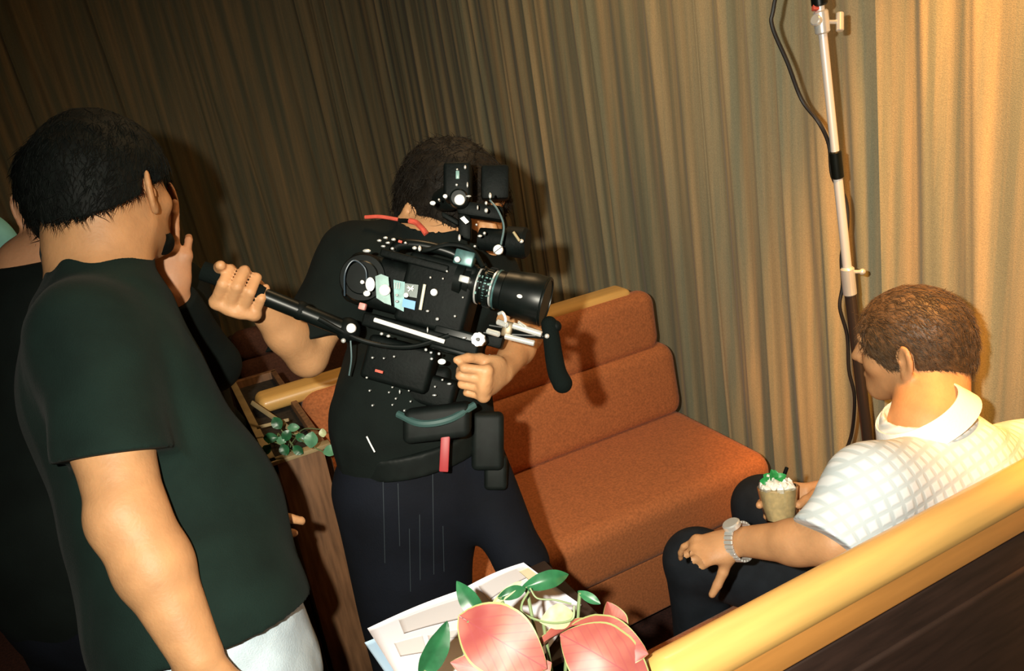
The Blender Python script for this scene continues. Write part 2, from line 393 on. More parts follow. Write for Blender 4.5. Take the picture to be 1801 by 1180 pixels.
def sc_trunk(S, pel, wai, che, nb, shA, shB, front, wp=.155, ww=.135, wc=.150, depth=.72, add=0.0, k=.05, ks=.05, rs=.055):
    fr = (front, depth)
    lat = nrm(np.cross(front, UZ))
    S.cone(pel - UZ * .02, pel + UZ * .04, wp + add, wp + add, k=0, flat=fr)
    S.cone(pel + UZ * .04, wai, wp + add, ww + add, k=k, flat=fr)
    S.cone(wai, che, ww + add, wc + add, k=k, flat=fr)
    S.cone(shA, shB, rs + add, rs + add, k=ks)
    S.cone(shA * .5 + che * .5, shB * .5 + che * .5, .085 + add, .085 + add, k=ks, flat=(front, .95))
    S.cone((shA + shB) / 2 * .6 + nb * .4, nb, .085 + add * .5, .056 + add * .5, k=ks)
def legs_pose(hipA, hipB, front, bend=.0, spread=.0, out=0.0):
    """standing legs from two hip points: returns knee, ankle, toe for each"""
    res = []
    for h, g in ((hipA, 0), (hipB, 1)):
        o = nrm(hipA - hipB) * (spread if g == 0 else -spread)
        an = np.array([h[0], h[1], 0.085]) + o; kn = (h * .48 + an * .52) + nrm(front) * bend; kn[2] = h[2] * .52
        toe = an + nrm(front) * .16; toe[2] = .028; res.append((kn, an, toe))
    return res
def shoes(rt, pairs, name='shoe'):
    for kn, an, toe in pairs:
        m = Sculpt(np.minimum(an, toe) - .08 - UZ * .1, np.maximum(an, toe) + .08, .006)
        d = nrm((toe - an) * np.array([1, 1, 0])); heel = np.array([an[0], an[1], .04]) - d * .035; tt = np.array([toe[0], toe[1], .035]) + d * .02
        m.cone(heel, tt, .040, .036, k=0); m.cone(np.array([an[0], an[1], .07]), heel + d * .04, .044, .042, k=.02); m.cut(np.array([an[0], an[1], 0.0]), -UZ, .4)
        m.cut(np.array([an[0], an[1], 0.112]), UZ, .3)
        m.build('shoe', SHOE, rt)
def strands(V, N, count, length, width, flow, seed, lift=.25, wave=.3):
    """many thin locks growing from points V with normals N"""
    r = np.random.RandomState(seed); mb = MB(); ii = r.randint(0, len(V), count)
    for i in ii:
        p = V[i].copy(); n = N[i]; d = flow(p, n) + r.normal(size=3) * wave; d = nrm(d - n * d.dot(n) * .8); L = length * r.uniform(.5, 1.3); w_ = width * r.uniform(.6, 1.3)
        sd = nrm(np.cross(d, n)); A = []; m = 4
        for j in range(m):
            t = j / (m - 1); c = p + d * L * t + n * (L * lift * t * (1 - .6 * t)) + sd * math.sin(t * 3 + i) * L * .12
            ww = w_ * (1 - t) + 1e-5; A += [c + sd * ww, c - sd * ww, c + n * ww * .8]
        F = []
        for j in range(m - 1):
            for a in range(3):
                b = (a + 1) % 3; F.append([j * 3 + a, j * 3 + b, j * 3 + 3 + b, j * 3 + 3 + a])
        mb.add(A, F)
    return mb
def add_strands(o, mb, parent_base):
    """joins locks into the hair object's own mesh"""
    me = o.data; n = len(me.vertices); co = np.empty(n * 3); me.vertices.foreach_get('co', co); co = co.reshape(-1, 3)
    F = [list(p.vertices) for p in me.polygons] + [[i + n for i in f] for f in mb.F]
    V = co.tolist() + (np.array(mb.V) - parent_base).tolist(); m = me.materials[0]
    nm = bpy.data.meshes.new(me.name); nm.from_pydata(V, [], F); nm.update(); nm.materials.append(m)
    nm.polygons.foreach_set('use_smooth', [True] * len(nm.polygons)); o.data = nm; bpy.data.meshes.remove(me)
def hair_locks(o, parent, count, length, width, flow, seed, lift=.25, wave=.3):
    me = o.data; n = len(me.vertices); co = np.empty(n * 3); me.vertices.foreach_get('co', co); no = np.empty(n * 3); me.vertices.foreach_get('normal', no)
    b = base_of(parent); add_strands(o, strands(co.reshape(-1, 3) + b, no.reshape(-1, 3), count, length, width, flow, seed, lift, wave), b)
# ------------------------------------------------------------------ the room
def fabric_curtain():
    m = bpy.data.materials.new('tan_linen_curtain'); m.use_nodes = True; nt = m.node_tree; b = nt.nodes['Principled BSDF']
    b.inputs['Roughness'].default_value = .85; b.inputs['Sheen Weight'].default_value = .15; b.inputs['Specular IOR Level'].default_value = .2
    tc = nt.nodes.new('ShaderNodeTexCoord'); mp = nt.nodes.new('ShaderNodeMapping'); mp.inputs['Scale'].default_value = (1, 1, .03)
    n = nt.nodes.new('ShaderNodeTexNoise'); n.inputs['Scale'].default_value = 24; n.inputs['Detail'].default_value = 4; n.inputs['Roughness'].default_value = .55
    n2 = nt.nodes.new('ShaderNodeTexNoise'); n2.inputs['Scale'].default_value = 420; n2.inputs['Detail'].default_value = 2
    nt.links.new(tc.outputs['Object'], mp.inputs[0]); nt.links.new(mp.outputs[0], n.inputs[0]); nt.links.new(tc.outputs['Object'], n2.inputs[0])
    cr = nt.nodes.new('ShaderNodeValToRGB'); cr.color_ramp.elements[0].color = (.250, .245, .165, 1); cr.color_ramp.elements[1].color = (.58, .400, .205, 1)  # orange streaks put fold highlights into the cloth colour
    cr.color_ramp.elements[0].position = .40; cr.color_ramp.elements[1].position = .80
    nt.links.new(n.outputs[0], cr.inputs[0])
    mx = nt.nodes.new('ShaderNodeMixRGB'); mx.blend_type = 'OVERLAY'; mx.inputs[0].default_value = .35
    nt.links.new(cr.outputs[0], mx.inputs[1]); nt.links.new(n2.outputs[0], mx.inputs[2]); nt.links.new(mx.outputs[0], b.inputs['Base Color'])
    bp = nt.nodes.new('ShaderNodeBump'); bp.inputs['Strength'].default_value = .3; bp.inputs['Distance'].default_value = .002
    nt.links.new(n2.outputs[0], bp.inputs['Height']); nt.links.new(bp.outputs[0], b.inputs['Normal'])
    return m
CURT = fabric_curtain()
CARPET = mat('dark_red_brown_carpet', (.045, .014, .010), .95, noise=.4, nscale=120, bump=.8, bscale=300)
PLAST = mat('dark_plaster', (.10, .09, .07), .9, noise=.1, nscale=6)
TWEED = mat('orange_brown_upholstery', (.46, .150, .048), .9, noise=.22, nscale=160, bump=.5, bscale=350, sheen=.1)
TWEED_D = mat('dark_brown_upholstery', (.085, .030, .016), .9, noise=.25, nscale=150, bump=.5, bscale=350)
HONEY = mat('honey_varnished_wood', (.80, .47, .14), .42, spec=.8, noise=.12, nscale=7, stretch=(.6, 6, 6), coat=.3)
WALNUT = mat('walnut_panel', (.028, .014, .010), .6, noise=.35, nscale=9, stretch=(1, 1, 7))
WALN2 = mat('planter_wood', (.19, .095, .045), .6, noise=.35, nscale=12, stretch=(7, 7, .7))
SOIL = mat('potting_soil', (.02, .014, .008), .95, noise=.5, nscale=80, bump=1, bscale=60)
def grid(name, fn, nu, nv, m, kind='structure', **kw):
    V = []; F = []
    for i in range(nu + 1):
        for j in range(nv + 1): V.append(fn(i / nu, j / nv))
    for i in range(nu):
        for j in range(nv): a = i * (nv + 1) + j; F.append([a, a + nv + 1, a + nv + 2, a + 1])
    o = mesh_obj(name, V, F, m)
    if kind: o['kind'] = kind
    return o
RX0, RX1, RY0, RY1, RZ = -3.2, 1.72, -2.2, 5.5, 2.9
def slab(name, lo, hi, m):
    o = MB().box((np.array(lo) + hi) / 2, (np.array(hi) - lo) / 2).build(name, m, None, False); o['kind'] = 'structure'; return o
slab('floor', (RX0, RY0, -.1), (RX1, RY1, 0), CARPET)
slab('ceiling', (RX0, RY0, RZ), (RX1, RY1, RZ + .1), PLAST)
slab('wall_right', (RX1, RY0, 0), (RX1 + .1, RY1, RZ), PLAST)
slab('wall_left', (RX0 - .1, RY0, 0), (RX0, RY1, RZ), PLAST)
slab('wall_back', (RX0, RY1, 0), (RX1, RY1 + .1, RZ), PLAST)
slab('wall_front', (RX0, RY0 - .1, 0), (RX1, RY0, RZ), PLAST)
def curtain(name, x0, y0, y1, amp, seed, label, dens=1.0, zlo=.02):
    r = np.random.RandomState(seed); ys = np.linspace(y0, y1, int((y1 - y0) * (260 if y1 < 5 else 170)))
    # pleat phase with irregular spacing
    ph = np.zeros_like(ys); f = 0
    kn = np.interp(ys, np.linspace(y0, y1, 40), r.uniform(.7, 1.45, 40)); ph = np.cumsum(kn) * (ys[1] - ys[0]) * 2 * math.pi / .105 * dens
    am = np.interp(ys, np.linspace(y0, y1, 60), r.uniform(.45, 1.1, 60))
    def fn(u, v):
        i = min(int(u * (len(ys) - 1) + .5), len(ys) - 1); z = zlo + (RZ - .06 - zlo) * v
        p = ph[i] + .5 * math.sin(z * 1.3 + ph[i] * .13) + .25 * math.sin(z * 3.1 + ph[i] * .31)
        a = amp * am[i] * (1 - .25 * v + .15 * math.sin(z * 2 + ph[i] * .5))
        q = math.sin(p); x = x0 - a * (abs(q) ** .75 * (1 if q > 0 else -1)) - a * .30 * math.sin(2.3 * p + 1)
        return (x, ys[i] + .02 * math.cos(p) * (a / .03) + .045 * (z - 1.0), z)
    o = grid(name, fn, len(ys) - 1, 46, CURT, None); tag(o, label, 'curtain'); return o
def long_curtain():
    r = np.random.RandomState(5); X0, Yc, R_ = 1.565, 5.32, .8; L1 = Yc - R_ - 1.10; LA = R_ * math.pi / 2; L2 = X0 - R_ - (RX0 + .06); L = L1 + LA + L2
    n = int(L * 210); ss = np.linspace(0, L, n); kn = np.interp(ss, np.linspace(0, L, 70), r.uniform(.65, 1.5, 70)); ph = np.cumsum(kn) * (ss[1] - ss[0]) * 2 * math.pi / .125; am = np.interp(ss, np.linspace(0, L, 110), r.uniform(.35, 1.15, 110))
    def fn(u, v):
        i = min(int(u * (n - 1) + .5), n - 1); s_ = ss[i]; z = .02 + (RZ - .08) * v
        if s_ < L1: p = np.array([X0, 1.10 + s_]); nn = np.array([-1., 0]); tt = np.array([0, 1.])
        elif s_ < L1 + LA: g = (s_ - L1) / R_; p = np.array([X0 - R_ + R_ * math.cos(g), Yc - R_ + R_ * math.sin(g)]); nn = -np.array([math.cos(g), math.sin(g)]); tt = np.array([-math.sin(g), math.cos(g)])
        else: p = np.array([X0 - R_ - (s_ - L1 - LA), Yc]); nn = np.array([0, -1.]); tt = np.array([-1., 0])
        q = ph[i] + .6 * math.sin(z * 1.1 + ph[i] * .11) + .25 * math.sin(z * 2.7 + ph[i] * .31); a = .0125 * am[i] * (1 - .25 * v + .2 * math.sin(z * 1.7 + ph[i] * .4))
        o = a * (math.sin(q) + .35 * math.sin(2.3 * q + 1) + .3 * math.sin(.43 * q + 2)); p = p + nn * o + tt * (a * .7 * math.cos(q) + (.045 * (z - 1.0) if s_ < L1 else .045 * (z - 1)))
        return (p[0], p[1], z)
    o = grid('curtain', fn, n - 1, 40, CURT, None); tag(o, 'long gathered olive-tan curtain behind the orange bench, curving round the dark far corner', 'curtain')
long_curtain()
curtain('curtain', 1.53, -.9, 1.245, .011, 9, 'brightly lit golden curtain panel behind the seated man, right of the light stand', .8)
def cushion(c, h, bev, m, name, parent, seg=5):
    b = bmesh.new(); bmesh.ops.create_cube(b, size=2.0)
    for v in b.verts: v.co = Vector((v.co.x * h[0], v.co.y * h[1], v.co.z * h[2]))
    bmesh.ops.bevel(b, geom=b.edges[:], offset=bev, segments=seg, profile=0.5, affect='EDGES')
    mb = MB(); mb.bm(b); V = np.array(mb.V) + np.array(c)
    return mesh_obj(name, V, mb.F, m, parent)
def rounded_slab(x0, x1, prof, endr, m, name, parent, nseg=8):
    """prof = closed (y, z) outline; its x ends are rounded in the outline plane by shrinking"""
    prof = np.array(prof, float); c = prof.mean(0); V = []; F = []; n = len(prof); xs = []
    for i in range(nseg + 1):
        a = math.pi / 2 * i / nseg; xs.append((x0 + endr * (1 - math.sin(a)), math.cos(a)))
    xs = [(x0 + endr * (1 - math.sin(math.pi / 2 * i / nseg)), 1 - math.cos(math.pi / 2 * i / nseg)) for i in range(nseg, -1, -1)]
    xs = [(x, s) for x, s in xs]
    left = [(x0 + endr * (1 - math.cos(a)), endr * (1 - math.sin(a))) for a in np.linspace(0, math.pi / 2, nseg)]
    right = [(x1 - endr * (1 - math.cos(a)), endr * (1 - math.sin(a))) for a in np.linspace(math.pi / 2, 0, nseg)]
    rings = left + right; ext = (prof.max(0) - prof.min(0)) / 2
    for x, sh in rings:
        for p in prof:
            d = p - c; q = c + d * np.maximum(1 - sh / np.maximum(ext, 1e-4), .02); V.append((x, q[0], q[1]))
    for j in range(len(rings) - 1):
        for i in range(n): k = (i + 1) % n; F.append([j * n + i, j * n + k, (j + 1) * n + k, (j + 1) * n + i])
    F.append(list(range(n))[::-1]); F.append([(len(rings) - 1) * n + i for i in range(n)])
    mb = MB(); mb.add(V, F); return mb.build(name, m, parent, True, 50)
def rr(y0, y1, z0, z1, r, n=5, lean=0.0):
    """rounded rectangle outline, counter-clockwise; lean shifts y with z"""
    o = []
    for (cy, cz, a0) in ((y1 - r, z1 - r, 0), (y0 + r, z1 - r, 90), (y0 + r, z0 + r, 180), (y1 - r, z0 + r, 270)):
        for i in range(n + 1):
            a = math.radians(a0 + 90 * i / n); z = cz + r * math.sin(a); o.append((cy + r * math.cos(a) + lean * (z - z0), z))
    return o
def bench(x0, x1, yb, sgn, m, label, group, cap=True, zt=.845, zmid=.655, cap_z=.87, base=WALNUT, seat=True):
    """yb = plane of the back; sgn = -1 the seat comes towards the camera, +1 away from it"""
    rt = root('booth_bench', ((x0 + x1) / 2, yb, 0), label, 'bench', group)
    def Y(a): return yb + sgn * a
    def pr(a, b, z0, z1, r, lean=0.0):
        o = rr(a, b, z0, z1, r, 5, -lean); return [(Y(p[0]), p[1]) for p in (o if sgn > 0 else o[::-1])]
    if seat:
        rounded_slab(x0, x1, pr(.085, .550, .255, .435, .045), .05, m, 'seat', rt)
        rounded_slab(x0 + .02, x1 - .01, pr(.09, .525, .07, .262, .012), .02, m, 'seat_front_panel', rt)
        rounded_slab(x0 + .03, x1 - .02, pr(.03, .45, .0, .08, .004), .01, base, 'plinth', rt)
    rounded_slab(x0, x1, pr(.055, .155, .425, zmid + .01, .040, .16), .05, m, 'lower_backrest', rt)
    rounded_slab(x0, x1 - .03, pr(.020, .100, zmid - .005, zt, .035, .10), .05, m, 'upper_backrest', rt)
    rounded_slab(x0 + .0, x1 - .10, pr(-.0, .040, .0, zt - .02, .006), .01, base, 'back_panel', rt)
    return rt
B1 = bench(.268, 1.455, 2.095, -1, TWEED, 'orange-brown upholstered booth bench behind the cinematographer', 'booth benches')
o = rounded_slab(.165, 1.355, rr(2.045, 2.135, .82, .862, .018), .02, HONEY, 'top_cap', B1); tag(o, 'honey-coloured wooden cap')
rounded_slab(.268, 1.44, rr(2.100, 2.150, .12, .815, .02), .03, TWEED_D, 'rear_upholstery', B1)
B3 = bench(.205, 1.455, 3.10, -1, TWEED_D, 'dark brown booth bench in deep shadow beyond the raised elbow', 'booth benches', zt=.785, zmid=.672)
# near bench with its long honey wood rail
B0 = bench(.44, 1.455, .60, 1, TWEED, 'orange booth bench the man in the white shirt sits on', 'booth benches', zt=.80)
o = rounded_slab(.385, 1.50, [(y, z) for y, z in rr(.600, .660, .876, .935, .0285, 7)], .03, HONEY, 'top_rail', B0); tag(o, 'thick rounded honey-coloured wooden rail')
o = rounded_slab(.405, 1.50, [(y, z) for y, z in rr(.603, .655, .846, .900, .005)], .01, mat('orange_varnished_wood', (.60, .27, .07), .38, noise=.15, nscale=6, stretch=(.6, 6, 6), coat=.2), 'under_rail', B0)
MB().box((.955, .618, .42), (.52, .012, .42), bev=.003).build('outer_panel', WALNUT, B0)

# ------------------------------------------------------------------ plants
LEAF = mat('green_leaf', (.020, .115, .045), .35, noise=.35, nscale=40)
LEAF_P = mat('pale_green_leaf', (.10, .27, .15), .4, noise=.25, nscale=40)
LEAF_C = mat('cream_green_leaf', (.50, .55, .30), .4, noise=.3, nscale=50)
STEM = mat('stem_green', (.22, .30, .14), .5)
def caladium():
    m = bpy.data.materials.new('pink_caladium_leaf'); m.use_nodes = True; nt = m.node_tree; b = nt.nodes['Principled BSDF']; b.inputs['Roughness'].default_value = .45
    uv = nt.nodes.new('ShaderNodeAttribute'); uv.attribute_name = 'leaf'; sp = nt.nodes.new('ShaderNodeSeparateXYZ'); nt.links.new(uv.outputs['Vector'], sp.inputs[0])
    # veins: distance from mid-rib and side veins
    def mth(op, a, b_=None, c=None):
        n = nt.nodes.new('ShaderNodeMath'); n.operation = op
        for i, x in enumerate((a, b_)):
            if x is None: continue
            if isinstance(x, (int, float)): n.inputs[i].default_value = x
            else: nt.links.new(x, n.inputs[i])
        return n.outputs[0]
    ay = mth('ABSOLUTE', sp.outputs[1]); v1 = mth('SUBTRACT', sp.outputs[0], mth('MULTIPLY', ay, .55)); v2 = mth('PINGPONG', mth('MULTIPLY', v1, 6.5), .5)
    vein = mth('LESS_THAN', v2, .09); mid = mth('LESS_THAN', ay, .018); vv = mth('MAXIMUM', mth('MULTIPLY', vein, .45), mid)
    ns = nt.nodes.new('ShaderNodeTexNoise'); ns.inputs['Scale'].default_value = 22; nt.links.new(nt.nodes.new('ShaderNodeTexCoord').outputs['Object'], ns.inputs[0])
    cr = nt.nodes.new('ShaderNodeValToRGB'); cr.color_ramp.elements[0].color = (.29, .050, .048, 1); cr.color_ramp.elements[0].position = .3; cr.color_ramp.elements[1].color = (.42, .150, .105, 1); cr.color_ramp.elements[1].position = .7
    nt.links.new(ns.outputs[0], cr.inputs[0])
    mx = nt.nodes.new('ShaderNodeMixRGB'); mx.inputs[2].default_value = (.30, .055, .06, 1); nt.links.new(vv, mx.inputs[0]); nt.links.new(cr.outputs[0], mx.inputs[1])
    # green rim
    ed = mth('GREATER_THAN', sp.outputs[2], .94); m2 = nt.nodes.new('ShaderNodeMixRGB'); m2.inputs[2].default_value = (.30, .32, .12, 1); nt.links.new(ed, m2.inputs[0]); nt.links.new(mx.outputs[0], m2.inputs[1]); nt.links.new(m2.outputs[0], b.inputs['Base Color'])
    return m
CAL = caladium()
def leaf(name, base, tip, nor, width, m, parent, cup=.15, bendz=.15, shape=.38, fold=.0, th=.0006):
    base = np.array(base); tip = np.array(tip); L = np.linalg.norm(tip - base); d = (tip - base) / L; n = nrm(np.array(nor) - d * np.dot(nor, d)); s = np.cross(d, n)
    NU, NV = 18, 12; V = []; at = []
    for i in range(NU + 1):
        t = i / NU; wv = width * .5 * (math.sin(math.pi * min(t, 1) ** (math.log(.5) / math.log(shape))) ** .85 if 0 < t < 1 else .0) + .0004
        for j in range(NV + 1):
            v = j / NV * 2 - 1
            back = -.12 * L * (abs(v) ** 2) * (1 - t) if t < .4 else 0
            z = (cup * abs(v) ** 1.3 * wv + math.sin(t * math.pi) * bendz * L + fold * wv * v) + .006 * L * math.sin(t * 21 + v * 2) * abs(v)
            V.append(base + d * (t * L + back) + s * v * wv + n * z); at.append((t, v * wv / (width * .5 + 1e-6), max(abs(v), 0)))
    nv = len(V); F = []
    for i in range(NU):
        for j in range(NV): a = i * (NV + 1) + j; F.append([a, a + NV + 1, a + NV + 2, a + 1])
    V2 = [p - n * th for p in V]; F2 = [[q + nv for q in f[::-1]] for f in F]
    o = mesh_obj(name, V + V2, F + F2, m, parent); a = o.data.attributes.new('leaf', 'FLOAT_VECTOR', 'POINT'); a.data.foreach_set('vector', np.array(at + at, float).ravel()); return o
# planter at the end of the orange bench
PL = root('planter_box', (.19, 1.95, 0), 'tall narrow brown wooden planter standing at the end of the orange bench', 'planter', 'wooden planters')
px0, px1, py0, py1, pz = .128, .262, 1.70, 2.34, .835
mb = MB(); mb.box(((px0 + px1) / 2, py0 + .01, pz / 2), ((px1 - px0) / 2, .01, pz / 2), bev=.002).box((px0 + .008, (py0 + py1) / 2, pz / 2), (.008, (py1 - py0) / 2, pz / 2), bev=.002).box((px1 - .008, (py0 + py1) / 2, pz / 2), (.008, (py1 - py0) / 2, pz / 2), bev=.002).box(((px0 + px1) / 2, py1, pz / 2), ((px1 - px0) / 2, .01, pz / 2), bev=.002)
mb.build('box', WALN2, PL)
RIM = mat('bare_wood_lath', (.36, .27, .14), .6, noise=.2, nscale=20)
mb = MB(); mb.box(((px0 + px1) / 2, py0 + .008, pz + .004), ((px1 - px0) / 2 + .004, .012, .005), bev=.001).box((px0 + .006, (py0 + py1) / 2, pz + .004), (.009, (py1 - py0) / 2, .005), bev=.001); mb.build('rim', RIM, PL)
MB().box(((px0 + px1) / 2, (py0 + py1) / 2, pz - .03), ((px1 - px0) / 2 - .01, (py1 - py0) / 2 - .01, .008)).build('soil', SOIL, PL)
for a, b, h in ((P(443, 708, 1.98), P(545, 778, 1.86), .011), (P(452, 752, 1.9), P(508, 738, 1.9), .008)):
    d = nrm(b - a); u = nrm(np.cross(d, FWD)); MB().box((a + b) / 2, (np.linalg.norm(b - a) / 2, h * .5, .003), [d, u, np.cross(d, u)], bev=.001).build('lath', RIM, PL)
tr = root('trailing_plant', (.18, 1.85, pz - .02), 'small green trailing plant in the planter at the bench end', 'plant')
rs = random.Random(4)
for k, (x, y, sz, mt) in enumerate(((548, 772, 30, LEAF_P), (583, 792, 24, LEAF_P), (568, 762, 16, LEAF_C), (505, 765, 22, LEAF), (488, 745, 24, LEAF), (500, 790, 22, LEAF), (525, 792, 20, LEAF), (475, 770, 22, LEAF), (495, 775, 16, LEAF_P), (530, 770, 18, LEAF), (515, 752, 18, LEAF_P), (470, 790, 20, LEAF))):
    t = 1.72 if k < 3 else 1.78; a = rs.uniform(0, 6.28); c = P(x, y, t); v = (RIGHT * math.cos(a) + UPC * math.sin(a) * .8) * sz * t / FPX * .55
    leaf('leaf', c - v, c + v, -FWD + UZ * rs.uniform(0, .6), sz * t / FPX * .8, mt, tr, bendz=.1, shape=.5)
    MB().tube([c - v, (c - v + np.array([.18, 1.80, pz])) / 2 + UZ * .015, np.array([.18 + rs.uniform(-.03, .03), 1.8 + rs.uniform(-.05, .1), pz - .022])], .0013, 5).build('stem', STEM, tr)
# near planter, letters / papers and pink caladium
PN = root('planter_box', (.29, .72, 0), 'wooden planter at the end of the near bench, under the pink leaves', 'planter', 'wooden planters')
nx0, nx1, ny0, ny1, nz = .20, .395, .42, .80, .80
mb = MB()
for c, h in ((((nx0 + nx1) / 2, ny0, nz / 2), ((nx1 - nx0) / 2, .01, nz / 2)), (((nx0 + nx1) / 2, ny1, nz / 2), ((nx1 - nx0) / 2, .01, nz / 2)), ((nx0, (ny0 + ny1) / 2, nz / 2), (.01, (ny1 - ny0) / 2, nz / 2)), ((nx1, (ny0 + ny1) / 2, nz / 2), (.01, (ny1 - ny0) / 2, nz / 2))): mb.box(c, h, bev=.002)
mb.build('box', WALN2, PN); MB().box(((nx0 + nx1) / 2, (ny0 + ny1) / 2, nz - .03), ((nx1 - nx0) / 2 - .01, (ny1 - ny0) / 2 - .01, .01)).build('soil', SOIL, PN)
PAPER = mat('white_printed_paper', (.88, .86, .94), .7, noise=.04, nscale=6)
INK = mat('pale_grey_print', (.72, .69, .71), .8); INKD = mat('dark_photo_print', (.10, .085, .08), .6, noise=.5, nscale=60)
CREAM = mat('cream_paper', (.80, .72, .50), .7)
def sheet(name, corners, m, parent, sag=.004, nn=12, th=.0009, lift=0, part=(0, 1, 0, 1)):
    a, b, c, d = [np.array(x) for x in corners]; n = nrm(np.cross(b - a, d - a)); n = n if n[2] > 0 else -n; V = []; F = []
    for i in range(nn + 1):
        for j in range(nn + 1):
            u, v = part[0] + (part[1] - part[0]) * i / nn, part[2] + (part[3] - part[2]) * j / nn; p = a * (1 - u) * (1 - v) + b * u * (1 - v) + c * u * v + d * (1 - u) * v
            V.append(p + n * (lift + sag * (math.sin(u * 3.1) * .8 + math.sin(v * 3.3 + u * 2) * .5)))
    for i in range(nn):
        for j in range(nn): q = i * (nn + 1) + j; F.append([q, q + nn + 1, q + nn + 2, q + 1])
    k = len(V); V += [p - n * th for p in V]; F += [[q + k for q in f[::-1]] for f in F[:nn * nn]]
    rim = [i * (nn + 1) for i in range(nn + 1)] + [nn * (nn + 1) + j for j in range(1, nn + 1)] + [i * (nn + 1) + nn for i in range(nn - 1, -1, -1)] + [j for j in range(nn - 1, 0, -1)]
    for q in range(len(rim)): w_ = rim[(q + 1) % len(rim)]; F.append([rim[q], w_, w_ + k, rim[q] + k])
    return mesh_obj(name, V, F, m, parent)
ZP = .835
nwl = sheet('folded_papers', [PZ(646, 1105, ZP), PZ(826, 1034, ZP), PZ(850, 1215, ZP), PZ(705, 1200, ZP)], PAPER, None); tag(nwl, 'folded white printed paper lying flat, its left corner over the dark floor', 'paper')
nw2 = sheet('newspaper', [PZ(820, 1032, ZP + .012), PZ(921, 991, ZP + .012), PZ(1022, 1062, ZP + .008), PZ(930, 1190, ZP)], PAPER, None); tag(nw2, 'white printed sheet under the vine stems, corner pointing at the bench', 'paper')
K1 = [PZ(646, 1105, ZP), PZ(826, 1034, ZP), PZ(850, 1215, ZP), PZ(705, 1200, ZP)]; K2 = [PZ(820, 1032, ZP + .012), PZ(921, 991, ZP + .012), PZ(1022, 1062, ZP + .008), PZ(930, 1190, ZP)]
for pt in ((.28, .93, .09, .32), (.15, .45, .40, .62), (.5, .9, .42, .5)): sheet('printed_block', K1, INK, nwl, th=.0003, lift=.0007, part=pt)
for pt, m_ in (((.15, .85, .06, .26), INK), ((.62, .80, .34, .44), INKD), ((.80, .97, .12, .34), CREAM)): sheet('printed_block', K2, m_, nw2, th=.0003, lift=.0007, part=pt)
n3 = sheet('blue_backed_paper', [PZ(641, 1130, ZP - .006), PZ(670, 1118, ZP - .006), PZ(760, 1210, ZP - .006), PZ(700, 1215, ZP - .006)], mat('pale_blue_paper', (.45, .62, .80), .7), None, sag=.0); tag(n3, 'pale blue sheet peeping out under the folded white paper', 'paper')
# small table the papers lie on
tb = root('side_table', (.34, 1.0, 0), 'small dark table under the papers, beside the near planter', 'table')
MB().box((.33, .92, .818), (.125, .105, .006), bev=.003).build('tabletop', WALNUT, tb); MB().rod((.33, .92, .02), (.33, .92, .813), .02).build('leg', BLK, tb); MB().lathe((.33, .92, 0), UZ, [(0, .10), (.012, .10), (.02, .03)]).build('base', BLK, tb)
CA = root('caladium_plant', (.30, .70, nz - .02), 'pink-leaved plant with broad veined leaves in the near planter', 'plant')
soilp = np.array([.30, .70, nz - .02])
def cal(name, b, tp, t0, t1, wpx, nor, m=CAL, **kw):
    B = P(*b, t0); T = P(*tp, t1); leaf(name, B, T, nor, wpx * (t0 + t1) / 2 / FPX, m, CA, **kw)
    MB().tube([B, (B + soilp) / 2 + UZ * .02, soilp + np.array([random.Random(int(b[0])).uniform(-.04, .04), 0, 0])], .0022, 6).build('stalk', STEM, CA)
N0 = -FWD + UZ * .5
cal('pink_leaf', (822, 1092), (962, 1176), .93, .90, 118, N0, cup=.10, bendz=.10, shape=.45)
cal('pink_leaf', (930, 1190), (792, 1165), .915, .915, 66, N0 - RIGHT * .2, cup=.1, bendz=.06, shape=.45)
cal('pink_leaf', (1130, 1200), (985, 1115), .89, .92, 120, N0 + RIGHT * .3, cup=-.15, bendz=.10, shape=.5)
cal('pink_leaf', (1000, 1120), (1140, 1150), .95, .90, 95, N0 + RIGHT * .5, cup=-.10, bendz=.14, shape=.5)
cal('pink_leaf', (1085, 1130), (1068, 1058), .96, .97, 50, N0 + RIGHT * .6, cup=.35, bendz=.05, shape=.5)
cal('pink_leaf', (940, 1150), (1060, 1092), .94, .955, 34, UZ + FWD * .3, cup=.4, bendz=.12, shape=.5)
cal('pink_leaf', (890, 1215), (970, 1165), .90, .91, 60, N0, cup=.1, bendz=.05, shape=.5)
cal('green_leaf', (925, 1032), (1000, 1010), .985, 1.0, 30, N0, LEAF, cup=.25, bendz=.12, shape=.5)
cal('green_leaf', (845, 1082), (803, 1022), .96, .98, 34, -FWD, LEAF, cup=.2, bendz=.06, shape=.4)
cal('green_leaf', (745, 1180), (787, 1092), .94, .95, 44, -FWD + RIGHT * .4, LEAF, cup=.3, bendz=.06, shape=.42)
cal('green_leaf', (1020, 1042), (1056, 1062), .97, .96, 16, N0, LEAF, cup=.2, bendz=.06, shape=.5)
cal('green_leaf', (880, 1050), (925, 1035), .95, .96, 22, N0, LEAF, cup=.2, bendz=.1, shape=.5)
cal('cream_leaf', (955, 1092), (1008, 1078), .95, .96, 42, N0, LEAF_C, cup=.1, bendz=.05, shape=.55)
cal('cream_leaf', (868, 1062), (918, 1022), .95, .965, 14, N0, LEAF_C, cup=.4, bendz=.12, shape=.5)
cal('cream_leaf', (822, 1130), (832, 1100), .92, .93, 22, N0, LEAF_P, cup=.2, bendz=.05, shape=.5)
MB().tube([P(930, 1040, .96), P(918, 1062, .955), P(922, 1080, .95), P(965, 1095, .945), P(1005, 1090, .95), P(1010, 1065, .955)], .0014, 6).build('vine_tendril', STEM, CA)
MB().tube([P(932, 1034, .965), P(945, 1052, .96), P(975, 1055, .96), P(1005, 1062, .96)], .0011, 6).build('vine_tendril', STEM, CA)

